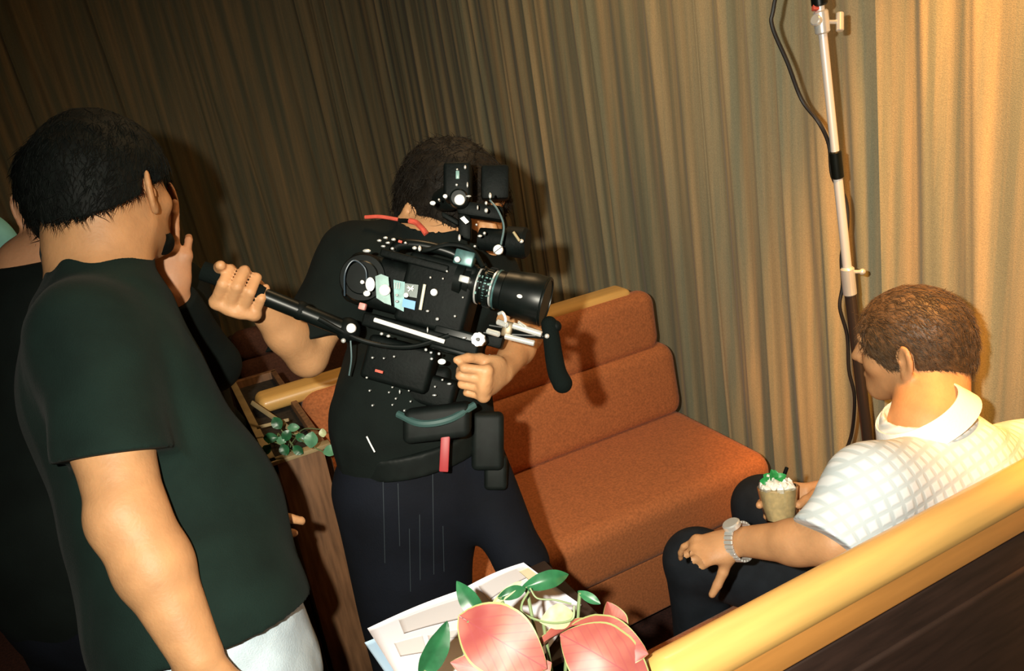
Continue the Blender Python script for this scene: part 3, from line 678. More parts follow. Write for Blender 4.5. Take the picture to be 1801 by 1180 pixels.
# ------------------------------------------------------------------ light stand and cable
CHROME = mat('chrome_pole', (.88, .85, .82), .38, metal=.35)
st_a = PX(1445, 40, 1.30); st_b = PX(1522, 775, 1.40); sd = nrm(st_b - st_a); foot = st_a + sd * ((0.02 - st_a[2]) / sd[2]); top = st_a - sd * .75
ST = root('light_stand', (foot[0], foot[1], 0), 'tall chrome lighting stand in front of the curtain, left of the seated man', 'light stand')
def SP(px, py):            # nearest point of the pole axis to that sight line
    d = nrm(RW @ _cr(px, py)); w0 = CAM - st_a; b_ = d.dot(sd); den = 1 - b_ * b_; e = (sd.dot(w0) - b_ * d.dot(w0)) / den; return st_a + sd * e
q1, q2, q3 = SP(1466, 290), SP(1490, 478), SP(1505, 590)
MB().rod(q1, top, .0085).build('upper_pole', CHROME, ST); MB().rod(q2, q1, .0095).build('middle_pole', CHROME, ST); MB().rod(foot + UZ * .12, q2, .0125).build('lower_pole', mat('dark_pole', (.08, .06, .05), .3, metal=.6), ST)
MB().rod(q1 - sd * .028, q1 + sd * .03, .0125).build('collar', BLK, ST); MB().rod(q2 - sd * .01, q2 + sd * .055, .0145).build('collar', SILV, ST); c0 = SP(1447, 38)
MB().rod(c0 - sd * .022, c0 + sd * .022, .0145).build('clamp', SILV, ST); MB().rod(c0 - sd * .14, c0 - sd * .03, .0155).build('clamp', BLK, ST)
MB().rod(c0, c0 + RIGHT * .036, .004).rod(c0 + RIGHT * .036 - UPC * .018, c0 + RIGHT * .036 + UPC * .018, .0075).build('tee_knob', SILV, ST)
MB().rod(c0 - RIGHT * .018 - FWD * .012, c0 + FWD * .002, .011).build('clamp_screw', SILV, ST)
MB().rod(q2, q2 + RIGHT * .03, .004).ball(q2 + RIGHT * .032, .007).build('tee_knob', SILV, ST)
for g in range(3):
    a = 2.2 + g * 2.094; e = np.array([foot[0] - .02 + .0, foot[1], .012]) + np.array([min(math.cos(a) * .12, .035), math.sin(a) * .12, 0]); MB().tube([foot + UZ * .24, foot + (e - foot) * .6 + UZ * .12, e], .008, 8).build('leg', BLK, ST)
MB().rod(top, top - sd * .1, .02).build('lamp_spigot', BLK, ST)
red = SP(1432, 8); MB().box(red - RIGHT * .008, (.006, .006, .014), [RIGHT, FWD, UPC], bev=.002).build('clamp_pad', RED, ST)
CAB = mat('black_cable', (.015, .013, .012), .5)
cp = [(1362, 5, 1.52), (1358, 45, 1.52), (1385, 110, 1.53), (1410, 175, 1.52), (1440, 215, 1.50), (1458, 255, 1.48), (1464, 310, 1.47), (1487, 350, 1.5), (1490, 400, 1.5), (1480, 450, 1.48), (1482, 500, 1.48), (1477, 540, 1.49), (1490, 590, 1.48), (1493, 650, 1.48), (1503, 700, 1.48), (1496, 770, 1.5), (1470, 825, 1.55), (1448, 862, 1.58), (1430, 950, 1.62)]
pts = []
for x, y, t in cp:
    q = SP(x, y) if y > -100 else None; tt = (q - CAM).dot(FWD); pts.append(P(x, y, tt + .012 + (0.03 if y < 200 or y > 740 else 0)))
cb = MB().tube([top - sd * .05, top - RIGHT * .05, P(1385, -160, 1.53)] + pts + [np.array([1.40, 1.32, .006]), np.array([1.2, 1.35, .006])], .0042, 8).build('power_cable', CAB); tag(cb, 'black power cable hanging down along the chrome light stand', 'cable')
# ------------------------------------------------------------------ people
CHK = None
def checked():
    m = bpy.data.materials.new('white_checked_cotton'); m.use_nodes = True; nt = m.node_tree; b = nt.nodes['Principled BSDF']; b.inputs['Roughness'].default_value = .85
    tc = nt.nodes.new('ShaderNodeTexCoord'); mp = nt.nodes.new('ShaderNodeMapping'); mp.inputs['Rotation'].default_value = (.6, .12, .15); nt.links.new(tc.outputs['Object'], mp.inputs[0]); sp = nt.nodes.new('ShaderNodeSeparateXYZ'); nt.links.new(mp.outputs[0], sp.inputs[0])
    def mth(op, a, b_=None):
        n = nt.nodes.new('ShaderNodeMath'); n.operation = op
        for i, x in enumerate((a, b_)):
            if x is None: continue
            if isinstance(x, (int, float)): n.inputs[i].default_value = x
            else: nt.links.new(x, n.inputs[i])
        return n.outputs[0]
    def band(ax, per): return mth('MULTIPLY', mth('ABSOLUTE', mth('SUBTRACT', mth('FRACT', mth('MULTIPLY', sp.outputs[ax], 1 / per)), .5)), 2)
    def sm(x): 
        n = nt.nodes.new('ShaderNodeMapRange'); n.interpolation_type = 'SMOOTHSTEP'; n.inputs[1].default_value = .45; n.inputs[2].default_value = .85; nt.links.new(x, n.inputs[0]); return n.outputs[0]
    g = mth('MAXIMUM', sm(band(0, .021)), sm(band(2, .021)))
    mx = nt.nodes.new('ShaderNodeMixRGB'); mx.inputs[1].default_value = (.80, .86, .91, 1); mx.inputs[2].default_value = (.57, .66, .71, 1); nt.links.new(g, mx.inputs[0]); nt.links.new(mx.outputs[0], b.inputs['Base Color'])
    bp = nt.nodes.new('ShaderNodeBump'); bp.inputs['Strength'].default_value = .35; bp.inputs['Distance'].default_value = .002; bp.invert = True; nt.links.new(g, bp.inputs['Height']); nt.links.new(bp.outputs[0], b.inputs['Normal'])
    return m
CHK = checked()

def neck_cut(S, nb, up, r=.062):
    S.cone(nb + up * .01, nb + up * .13, r, r + .02, k=.006, sub=True)

# ---- B: man at the left in the black short-sleeved shirt
def man_left():
    hc = P(184, 318, 1.22); up = nrm(UZ + RH * .03 + FH * .10); hf = nrm(FH * .97 + RH * .20 - UZ * .10)
    nb = P(170, 420, 1.22); front = nrm(RH * .80 + FH * .60); lat = nrm(np.cross(front, UZ))   # lat = his right side
    shL = P(150, 580, 1.08); shR = P(228, 625, 1.28)
    che = P(212, 705, 1.20); wai = P(312, 920, 1.20); pel = P(372, 1130, 1.17)
    elL = P(226, 905, 1.0); wrL = P(348, 1155, .985)
    rt = root('person', (pel[0], pel[1], 0), 'nearest person at left in black short-sleeved shirt and pale jeans, seen from behind', 'person')
    hipA, hipB = pel - lat * .09 - UZ * .05, pel + lat * .09 - UZ * .05
    LP = legs_pose(hipA, hipB, front)
    S = Sculpt(np.array([pel[0] - .42, pel[1] - .42, 0]), np.array([pel[0] + .36, pel[1] + .36, hc[2] + .12]), .0042)
    sc_head(S, hc, hf, up, 1.0, nb)
    S.cone(hc - up * .07 - hf * .03, nb, .058, .066, k=.02)
    sc_trunk(S, pel, wai, che, nb, shL, shR, front, wp=.125, ww=.125, wc=.135, depth=.78)
    sc_arm(S, shL, elL, wrL, k=.01, s=1.18)
    S.ell(elL - RH * .012 - FH * .018, (.022, .022, .03), k=.03)
    hd = nrm(P(352, 1250, .98) - wrL)
    fingers(S, wrL, hd, -FWD - RIGHT * .1, RIGHT, [(.5, .5, .3)] * 4, s=1.0)
    elR = P(320, 780, 1.28); wrR = P(340, 884, 1.262)
    sc_arm(S, shR, elR, wrR, k=.03); fingers(S, wrR, nrm(P(428, 926, 1.262) - wrR), RIGHT * .3 - FWD, UPC, [(.15, .3, .2), (.3, .5, .3), (.4, .5, .3), (.5, .5, .3)], s=1.0)
    for h, (k_, a_, t_) in zip((hipA, hipB), LP): sc_leg(S, h, k_, a_, t_)
    S.build('body', SKIN, rt)
    # shirt
    T = Sculpt(np.array([pel[0] - .48, pel[1] - .45, pel[2] - .3]), np.array([pel[0] + .36, pel[1] + .40, hc[2] + .05]), .0042)
    sc_trunk(T, pel - UZ * .0, wai, che, nb, shL, shR, front, wp=.150, ww=.150, wc=.150, depth=.86, add=.004, ks=.06, rs=.052)
    T.cone(pel - UZ * .13, pel + UZ * .04, .180, .170, k=.03, flat=(front, .86))
    T.cone(wai, wai + front * .02, .13, .13, k=.05)
    hemL = shL * .34 + elL * .66 + (elL - shL) * .12
    T.cone(shR, shR * .3 + elR * .7, .070, .07, k=.05)
    T.disp(waves(11, 26, 7, (1, 1, .5)), .0055); T.disp(waves(12, 60, 6, (1, 1, .4)), .0018)
    ad = nrm(elL - shL); cutp = P(203, 802, 1.03); T.sleeve(shL, elL, .066, .074, cutp, nrm(ad * .6 - UPC * .8), .062, 14)
    T.cut(P(405, 1122, 1.05), -UPC * .96 + RIGHT * .27, .45)
    # collar
    colc = nb + up * .012; T.cone(nb - up * .01, colc, .080, .074, k=.02)
    T.cut(nb + up * .034 + hf * 0, nrm(up - hf * .25 + RH * .25), .14); neck_cut(T, nb, up, .068)
    o = T.build('shirt', POLO, rt)
    J = Sculpt(np.array([pel[0] - .3, pel[1] - .3, 0.05]), np.array([pel[0] + .3, pel[1] + .3, pel[2] + .12]), .006)
    J.cone(pel - UZ * .06, pel + UZ * .03, .162, .154, k=0, flat=(front, .88))
    for h, (k_, a_, t_) in zip((hipA, hipB), LP): J.cone(h, k_, .092, .072, k=.03).cone(k_, a_, .070, .056, k=.02)
    J.disp(waves(5, 40, 6), .003); J.cut(pel + UZ * .10, UZ, .4); J.build('jeans', JEAN, rt)
    shoes(rt, LP)
    H = Sculpt(hc - .16, hc + .16, .003)
    sc_hair(H, hc, hf, up, 1.0, thick=.015, low=-.028, seed=3, amp=.003, fr=120, back_full=.004)
    h = H.build('hair', HAIR_BK, rt)
    def flow(p, n): return -up * .8 - hf * .5
    hair_locks(h, rt, 4200, .022, .0010, flow, 3, .06, .3)
    # short beard along the jaw
    Bd = Sculpt(hc - .16, hc + .16, .003); f_, u_, r_ = frame(hf, up)
    Bd.cone(hc + r_ * .058 + f_ * .0 - u_ * .062, hc + r_ * .030 + f_ * .062 - u_ * .108, .014, .018, k=0).cone(hc + r_ * .030 + f_ * .062 - u_ * .108, hc - r_ * .030 + f_ * .062 - u_ * .108, .018, k=.01).cone(hc - r_ * .058 - u_ * .062, hc - r_ * .030 + f_ * .062 - u_ * .108, .014, .018, k=.01)
    Bd.disp(waves(2, 200, 6), .002); Bd.build('beard', HAIR_BK, rt)
man_left()

def simple_person(name_label, hc, hf, up, nb, front, sh_w, pel, top_m, hair_m, seed, hair=True, arms='down', sleeve_long=False, leg_m=PANT, wp=.15, extra=None, s=1.0, hv=.004, beard=False):
    lat = nrm(np.cross(front, UZ)); rt = root('person', (pel[0], pel[1], 0), name_label, 'person')
    che = nb * .72 + pel * .28; wai = nb * .35 + pel * .65
    shc = nb - UZ * .055; shL, shR = shc - lat * sh_w, shc + lat * sh_w
    arms_ = []
    for g, sh in ((-1, shL), (1, shR)):
        el = sh + lat * g * .05 - UZ * .27 - front * .02; wr = el - UZ * .22 + front * .10; arms_.append([sh, el, wr, None])
    if extra: extra('pose', arms_, None)
    hipA, hipB = pel - lat * .09 - UZ * .05, pel + lat * .09 - UZ * .05; LP = legs_pose(hipA, hipB, front)
    pts = np.array([hc, nb, pel] + [q for a in arms_ for q in a[:3]]); lo = pts.min(0) - .2; hi = pts.max(0) + .2; lo[2] = 0; hi[2] = hc[2] + .13
    S = Sculpt(lo, hi, hv); sc_head(S, hc, hf, up, s, nb); sc_trunk(S, pel, wai, che, nb, shL, shR, front)
    for a in arms_:
        sc_arm(S, a[0], a[1], a[2], k=.03)
        if a[3]: a[3](S, a[2])
        else: fingers(S, a[2], nrm(a[2] - a[1]), nrm(lat * (1 if a is arms_[1] else -1)), front, [(.2, .3, .2)] * 4)
    for h, (k_, a_, t_) in zip((hipA, hipB), LP): sc_leg(S, h, k_, a_, t_)
    S.build('body', SKIN_W, rt)
    T = Sculpt(lo - .03, hi, .005); sc_trunk(T, pel, wai, che, nb, shL, shR, front, add=.016, wp=.158)
    for a in arms_:
        if sleeve_long: T.cone(a[0], a[1], .060, .052, k=.03).cone(a[1], a[2] * .93 + a[1] * .07, .052, .038, k=.02)
    T.disp(waves(seed, 26, 7), .005)
    for a in arms_:
        if sleeve_long: d = nrm(a[2] - a[1]); T.cut(a[2] - d * .008, d, .06)
        else: d = nrm(a[1] - a[0]); q = a[0] * .4 + a[1] * .6; T.sleeve(a[0], a[1], .058, .062, q, d, .052, seed)
    T.cut(pel - UZ * .10, -UZ, .4); T.cut(nb + UZ * .028, UZ, .12); neck_cut(T, nb, up)
    T.build('shirt', top_m, rt)
    J = Sculpt(lo, np.array([hi[0], hi[1], pel[2] + .12]), .0065); J.cone(pel - UZ * .06, pel + UZ * .02, .160, .158, k=0, flat=(front, .8))
    for h, (k_, a_, t_) in zip((hipA, hipB), LP): J.cone(h, k_, .092, .070, k=.03).cone(k_, a_, .068, .055, k=.02)
    J.disp(waves(seed + 1, 40, 6), .003); J.build('trousers', leg_m, rt); shoes(rt, LP)
    if hair:
        H = Sculpt(hc - .16, hc + .16, .0035); sc_hair(H, hc, hf, up, s, thick=.009, low=-.060, seed=seed); h = H.build('hair', hair_m, rt)
        hair_locks(h, rt, 900, .03, .0012, lambda p, n: -up - hf * .3, seed, .2, .5)
    if beard:
        f_, u_, r_ = frame(hf, up); Bd = Sculpt(hc - .16, hc + .16, .0035)
        for g in (-1, 1): Bd.cone(hc + r_ * g * .058 + f_ * .005 - u_ * .058, hc + r_ * g * .030 + f_ * .062 - u_ * .106, .013, .018, k=0 if g < 0 else .01)
        Bd.cone(hc + r_ * .030 + f_ * .064 - u_ * .108, hc - r_ * .030 + f_ * .064 - u_ * .108, .019, k=.01); Bd.disp(waves(2, 200, 6), .002); Bd.build('beard', hair_m, rt)
    return rt
# ---- A: man behind, at the left frame edge
simple_person('person in black at left edge, reddish ear, half hidden behind the nearest man', P(130, 328, 1.40), nrm(FH * .95 - RH * .15), UZ, P(72, 478, 1.41), nrm(FH * .8 + RH * .4), .15, P(90, 900, 1.42) * [1, 1, 0] + UZ * .86, TEE, HAIR_BK, 21, beard=False)
# ---- E: man hidden behind, raised hand
def poseE(kind, arms, _):
    sh = arms[1][0]; el = P(372, 640, 1.58); wr = P(304, 520, 1.44)
    arms[1][1] = el; arms[1][2] = wr
    def hnd(S, W): fingers(S, W, nrm(P(297, 440, 1.43) - W), nrm(-FWD * .9 + RIGHT * .35), -RIGHT, [(.9, .9, .6), (.15, .35, .25), (.05, .12, .1), (.5, .8, .5)], tdir=(.75, .7, .1), tcurl=.35, s=.98, spread=.16)
    arms[1][3] = hnd
simple_person('person in dark long sleeves hidden behind the nearest man, one hand raised', P(228, 338, 1.68), nrm(FH * .98 - RH * .15), UZ, P(262, 475, 1.68), nrm(RH * .9 + FH * .3), .15, P(345, 950, 1.68) * [1, 1, 0] + UZ * .82, TEE, HAIR_BK, 31, extra=poseE, sleeve_long=True, hv=.0035)
# ---- F: figure with a pale blue-green cap at the very edge
def capF():
    hc = P(-40, 452, 1.80); nb = P(-40, 560, 1.80); pel = np.array([nb[0], nb[1], .84])
    rt = simple_person('person in a pale blue-green cap, a sliver at the far left edge behind the ear', hc, nrm(FH * .6 - RH * .8), UZ, nb, nrm(FH), .16, pel, TEE, HAIR_BK, 41, hair=False)
    c = Sculpt(hc - .17, hc + .17, .004); f_, u_, r_ = frame(FH * .6 - RH * .8, UZ); c.ell(hc + u_ * .005, (.089, .110, .108), [r_, f_, u_], k=0); c.ell(hc - u_ * .04 - f_ * .02, (.082, .092, .06), [r_, f_, u_], k=.02); c.ell(hc + f_ * .09 - u_ * .085, (.09, .08, .07), [r_, f_, u_], k=.005, sub=True); c.cut(hc - u_ * .072, -u_, .15); c.disp(waves(4, 40, 5), .002)
    c.build('cap', mat('pale_teal_cloth', (.22, .58, .60), .8, noise=.15, nscale=14), rt)
capF()

# ---- D: seated man in the white checked shirt
def seated():
    hc = P(1602, 590, 1.45); hf = nrm(-RIGHT * .66 + FH * .72 - UZ * .26); up = nrm(UZ * .95 - RH * .12 + FH * .15)
    nb = P(1636, 742, 1.39); front = nrm(np.array([-.28, 1, 0])); lat = nrm(np.cross(front, UZ))
    shL = P(1535, 858, 1.28); shR = P(1815, 815, 1.45)
    pel = np.array([1.20, .845, .53]); che = (shL + shR) / 2 - UZ * .16; che = che + front * .0 + lat * .03; wai = pel * .55 + che * .45
    elL = P(1468, 955, 1.27) ; wrL = P(1292, 952, 1.42)
    knL = PY(1232, 1035, 1.22); knL[2] = max(.50, knL[2]); knR = knL + np.array([.24, .05, .02])
    hipL = pel - lat * .09 - UZ * .01; hipR = pel + lat * .09 - UZ * .01
    anL = np.array([knL[0] + .0, knL[1] + .02, .085]); anR = np.array([knR[0], knR[1] + .02, .085])
    pairs = [(knL, anL, anL + np.array([-.03, .15, -.055])), (knR, anR, anR + np.array([0, .12, -.055]))]
    rt = root('person', (pel[0], pel[1], 0), 'seated person in white checked shirt on the near bench, head bowed, holding a drink', 'person')
    wrR = P(1472, 878, 1.495); elR = np.array([1.36, 1.02, .66])
    lo = np.array([.72, .60, 0]); hi = np.array([1.54, 1.55, 1.24]); S = Sculpt(lo, hi, .0035)
    sc_head(S, hc, hf, up, .93, nb); S.cone(hc - up * .06 - hf * .035, nb, .054, .060, k=.02)
    sc_trunk(S, pel, wai, che, nb - UZ * .035, shL, shR, front, wp=.14, ww=.13, wc=.13, rs=.048)
    sc_arm(S, shL, elL, wrL, k=.01, s=.95); sc_arm(S, shR, elR, wrR, k=.02, s=.95)
    hd = nrm(P(1215, 975, 1.42) - wrL)
    fingers(S, wrL, nrm(hd), nrm(UPC * .75 - FWD * .55), nrm(-UPC * .5 - FWD * .6), [(.35, .55, .25), (.45, .6, .25), (.5, .6, .3), (.55, .6, .3)], tdir=(.55, .45, -.75), tcurl=.15, s=.85, spread=.16, kk=.002)
    fingers(S, wrR, nrm(P(1400, 884, 1.50) - wrR), FWD, UPC, [(.15, .5, .5), (.15, .5, .5), (.2, .5, .5), (.25, .5, .4)], tdir=(.80, -.10, -.72), tcurl=.1, s=.95, spread=.04)
    for h, (k_, a_, t_) in zip((hipL, hipR), pairs): sc_leg(S, h, k_, a_, t_, .95)
    S.build('body', SKIN, rt)
    T = Sculpt(np.array([.72, .58, .38]), np.array([1.56, 1.3, 1.10]), .0038)
    sc_trunk(T, pel + UZ * .02, wai, che, nb - UZ * .035, shL, shR, front, add=.015, wp=.155, ww=.165, wc=.155, ks=.05, rs=.058)
    hem = P(1470, 945, 1.27); ad = nrm(hem - shL); hr = shR * .4 + elR * .6; T.cone(shR, hr, .068, .070, k=.045)
    T.disp(waves(8, 24, 7), .005); T.disp(waves(9, 60, 6), .0015)
    cd_ = nrm(P(1437, 955, 1.27) - P(1510, 850, 1.29)); T.sleeve(shL, hem + ad * .03, .060, .070, P(1464, 960, 1.27), cd_, .060, 15)
    T.cone(nb - UZ * .03, nb - UZ * .008 - RIGHT * .01, .084, .072, k=.03); neck_cut(T, nb, nrm(UZ - RIGHT * .35), .062)
    T.build('shirt', CHK, rt)
    # folded collar
    cu = nrm(UZ - RIGHT * .60 + FH * .22); MB().lathe(P(1626, 738, 1.375), cu, [(-.008, .090), (-.010, .092), (.004, .086), (.014, .081), (.023, .077), (.027, .074), (.026, .0715), (.012, .074), (.000, .083)], 48).build('collar', mat('white_cotton', (.86, .88, .88), .85, bump=.3, bscale=300), rt)
    J = Sculpt(np.array([.72, .62, .05]), np.array([1.52, 1.42, .66]), .0055)
    J.cone(pel - UZ * .02, pel + UZ * .05, .150, .150, k=0, flat=(front, .8))
    for h, (k_, a_, t_) in zip((hipL, hipR), pairs): J.cone(h, k_, .088, .070, k=.03).cone(k_, a_, .072, .058, k=.02)
    J.disp(waves(6, 35, 7), .004); J.build('trousers', SLACK, rt); shoes(rt, pairs)
    H = Sculpt(hc - .17, hc + .17, .003); sc_hair(H, hc, hf, up, .92, thick=.009, low=-.080, seed=13, amp=.0012, fr=150)
    h = H.build('hair', HAIR_BR, rt)
    f_, u_, r_ = frame(hf, up)
    def flow(p, n):
        d = p - hc; return -u_ * (.2 + max(0, -d.dot(u_) / .1 + .5)) - f_ * (.7 if d.dot(f_) < .05 else -.2) + r_ * d.dot(r_) * 5
    hair_locks(h, rt, 5200, .020, .0009, flow, 13, .10, .25)
    # watch
    wd = nrm(wrL - elL); wc = wrL - wd * .012; mb = MB()
    n1 = nrm(np.cross(wd, UZ)); n2 = np.cross(n1, wd); R_ = .0335; V = []; F = []
    W_ = MB()
    for i in range(28):
        a = 2 * math.pi * i / 28; c = wc + (n1 * math.cos(a) + n2 * math.sin(a)) * R_; t_ = -n1 * math.sin(a) + n2 * math.cos(a); W_.box(c, (.0032, .0085, .0022), [t_, wd, np.cross(t_, wd)], bev=.0006, seg=1)
    W_.build('watch_band', SILV, rt)
    wn = nrm(-FWD * .6 + UPC * .8); wn = nrm(wn - wd * wn.dot(wd)); MB().rod(wc + wn * .030, wc + wn * .041, .0165, n=28).build('watch_case', SILV, rt)
    # the drink
    ax = nrm(UZ + RH * .03); bp = P(1374, 918, 1.455); tp = P(1367, 855, 1.455); ax = nrm(tp - bp); Ln = np.linalg.norm(tp - bp)
    dr = root('cocktail_glass', bp, 'short frosty cocktail with crushed ice and a mint sprig, held by the seated man', 'drink')
    glass = mat('clear_glass', (.95, .93, .85), .03, trans=1.0); glass.node_tree.nodes['Principled BSDF'].inputs['IOR'].default_value = 1.45
    drink = mat('amber_iced_drink', (.80, .66, .40), .3, noise=.15, nscale=110, bump=.2, bscale=130); ice = mat('crushed_ice', (.88, .86, .80), .35, noise=.1, nscale=80, bump=.5, bscale=60)
    MB().lathe(bp, ax, [(0, .002), (0, .023), (.003, .0265), (Ln * .5, .0320), (Ln, .0360), (Ln, .0345), (Ln * .5, .0305), (.006, .0245), (.006, .001)], 32).build('glass', glass, dr)
    MB().lathe(bp, ax, [(.0065, .001), (.0065, .0243), (Ln * .5, .0302), (Ln * .93, .0338), (Ln * .93, .001)], 32).build('liquid', drink, dr)
    ic = MB(); r_s = random.Random(9)
    s1 = nrm(np.cross(ax, [1, .3, 0])); s2 = np.cross(ax, s1)
    for i in range(46):
        a, q_ = r_s.uniform(0, 6.28), .029 * math.sqrt(r_s.random()); zz = Ln * .95 + r_s.uniform(0, .022) * (1 - (q_ / .031) ** 2)
        R3 = np.linalg.qr(np.random.RandomState(i).normal(size=(3, 3)))[0]; ic.box(bp + ax * zz + s1 * math.cos(a) * q_ + s2 * math.sin(a) * q_, [r_s.uniform(.004, .007) for _ in range(3)], R3, bev=.0015, seg=2)
    tag(ic.build('crushed_ice', ice, dr), kind='stuff')
    MINT = mat('mint_leaf', (.02, .26, .06), .4, noise=.3, nscale=80)
    m0 = bp + ax * (Ln + .006) - RIGHT * .006 + UPC * .004
    for i, (dx, dy) in enumerate(((-14, 10), (2, 20), (18, 12), (-20, -2), (8, 8), (-6, 22))):
        leaf('mint_leaf', m0, m0 + (RIGHT * dx * 1.15 + UPC * dy - FWD * (i % 3 - 1) * 8) * .001, -FWD + UZ * .3 * (i % 3), .016, MINT, dr, cup=.25, bendz=.15, shape=.5)
    for a, b in ((P(1400, 853, 1.47), P(1374, 866, 1.45)), ): MB().rod(a, b, .0035).build('straw', BLKM, dr)
    MB().rod(P(1384, 822, 1.47), P(1374, 850, 1.46), .0035).build('straw', BLKM, dr)
seated()

# ---- C: the cinematographer
def cinematographer():
    hc = P(800, 350, 1.50); hf = nrm(RH * .62 - FH * .62 - UZ * .30); up = nrm(UZ - RH * .02 + hf * .2)
    nb = P(772, 432, 1.49); front = nrm(RH * .45 - FH * .85); lat = nrm(np.cross(front, UZ))   # lat = his right (image left)
    shR = P(622, 455, 1.50); shL = P(850, 482, 1.54)
    che = P(736, 540, 1.50); wai = P(732, 690, 1.46); pel = P(738, 800, 1.44)
    elR = P(541, 628, 1.43); elL = P(925, 590, 1.46); wrL = P(882, 655, 1.28)
    bl = -nrm(P(462, 520, 1.222) - P(356, 476, 1.195)); hd_ = -FWD * .75 - RIGHT * .35 - UPC * .15; hd_ = nrm(hd_ - bl * hd_.dot(bl)); hn_ = nrm(np.cross(bl, hd_)); hn_ = hn_ if hn_.dot(UPC) < 0 else -hn_
    wrR = P(430, 507, 1.214) - hd_ * .064 + hn_ * .030
    rt = root('person', (pel[0], pel[1], 0), 'standing cinematographer in black T-shirt and trousers, face hidden behind the film camera rig', 'person')
    hipA, hipB = pel + lat * .070 - UZ * .04, pel - lat * .070 - UZ * .04
    LP = legs_pose(hipA, hipB, front, spread=.03); hipB = P(825, 812, 1.45); kB = P(918, 985, 1.43); aB = PZ(1028, 1205, .085); LP[1] = (kB, aB, aB + nrm(front + lat * -.5) * .16 - UZ * .057)
    pts = np.array([hc, shR, shL, elR, wrR, elL, wrL, pel]); pts = np.vstack([pts, aB]); lo = pts.min(0) - .17; hi = pts.max(0) + .17; lo[2] = 0; hi[2] = hc[2] + .12
    S = Sculpt(lo, hi, .0034); sc_head(S, hc, hf, up, 1.0, nb); S.cone(hc - up * .07 - hf * .02, nb, .058, .064, k=.02)
    sc_trunk(S, pel, wai, che, nb, shR, shL, front, wp=.118, ww=.105, wc=.125)
    sc_arm(S, shR, elR, wrR, k=.01, s=.90); sc_arm(S, shL, elL, wrL, k=.01, s=.76)
    # hand on the rear bar: bar axis lies across the palm
    bar = nrm(P(610, 578, 1.30) - P(360, 484, 1.235)); bl = -bar
    fingers(S, wrR, hd_, hn_, bl, [(1.25, 1.25, 1.0), (1.3, 1.25, 1.0), (1.35, 1.25, 1.0), (1.4, 1.3, 1.0)], tdir=(.62, .42, -.66), tcurl=.5, s=.97, spread=.0, kk=.0012, fat=1.1)
    # hand at the hip, fingers curled
    fingers(S, wrL, nrm(-RIGHT * .38 - UPC * .22 - FWD * .8), nrm(RIGHT * .85 - UPC * .30 - FWD * .4), nrm(UPC * .9 - RIGHT * .1), [(1.0, 1.4, .9), (1.15, 1.5, .9), (1.25, 1.5, .9), (1.3, 1.5, .9)], tdir=(.75, .35, -.55), tcurl=.5, s=.80, spread=.0, kk=.0012, fat=1.08)
    for h, (k_, a_, t_), q_ in zip((hipA, hipB), LP, (.85, .62)): sc_leg(S, h, k_, a_, t_, q_)
    S.build('body', SKIN, rt)
    T = Sculpt(lo, hi, .0042); sc_trunk(T, pel + UZ * .03, wai, che, nb, shR, shL, front, add=.012, wp=.120, ww=.106, wc=.122, ks=.05, rs=.050)
    ad = nrm(elR - shR); ad2 = nrm(elL - shL)
    T.disp(waves(51, 28, 7, (1, 1, .6)), .0055); T.disp(waves(52, 70, 6), .0015)
    T.sleeve(shR, elR + ad * .02, .062, .070, P(560, 597, 1.44), nrm(-UPC * .9 + RIGHT * .25), .058, 55); T.sleeve(shL, elL, .056, .058, shL * .35 + elL * .65, ad2, .05, 56)
    T.cut(pel - UZ * .02, -UZ, .35); T.cone(nb - up * .02, nb + up * .052, .088, .074, k=.03); T.cut(nb + up * .060, nrm(up + RIGHT * .15), .10); neck_cut(T, nb, up, .064)
    T.build('t_shirt', TEE, rt)
    J = Sculpt(np.array([lo[0] - .05, lo[1] - .05, .04]), np.array([hi[0] + .05, hi[1] + .05, pel[2] + .12]), .0055)
    J.cone(pel - UZ * .06, pel + UZ * .07, .132, .124, k=0, flat=(front, .82))
    J.cone(hipA, LP[0][0], .098, .088, k=.03).cone(LP[0][0], LP[0][1], .088, .070, k=.02); J.cone(hipA * .5 + hipB * .5 - UZ * .02, hipB * .4 + hipA * .6 - UZ * .22, .085, .060, k=.04); J.cone(hipB, kB, .070, .046, k=.03).cone(kB, aB, .046, .050, k=.02)
    J.disp(waves(53, 30, 7, (1, 1, .35)), .006); jo = J.build('trousers', PANT, rt); shoes(rt, LP)
    from mathutils.bvhtree import BVHTree
    bo = base_of(rt); bv = BVHTree.FromPolygons([tuple(Vector(v.co) + Vector(bo)) for v in jo.data.vertices], [tuple(p.vertices) for p in jo.data.polygons]); PIPE = mat('faint_grey_pinstripe', (.03, .042, .052), .7)
    for x0, ya, yb, x1 in ((673, 815, 990, 677), (761, 832, 1010, 763), (738, 905, 1020, 739), (779, 925, 1005, 781), (700, 850, 960, 703), (720, 930, 1040, 722)):
        ps = []
        for k in range(9):
            d = Vector(RW @ _cr(x0 + (x1 - x0) * k / 8, ya + (yb - ya) * k / 8)).normalized(); h = bv.ray_cast(Vector(CAM), d)
            if h[0] is not None: ps.append(np.array(h[0]) - np.array(d) * .0004)
        if len(ps) > 4: MB().tube(ps, .0006, 6).build('pinstripe', PIPE, jo)
    H = Sculpt(hc - .18, hc + .18, .0035); sc_hair(H, hc, hf, up, 1.0, thick=.020, low=-.085, seed=17, amp=.006, fr=80, back_full=.006, sides=.012)
    h = H.build('hair', HAIR_DB, rt); hair_locks(h, rt, 4200, .030, .0011, lambda p, n: -up * .8 - hf * .2, 17, .14, .6)
    # belt, pouches and accessories worn on the body
    BLT = mat('black_nylon_webbing', (.004, .0065, .0058), .6, spec=.2, noise=.3, nscale=60)
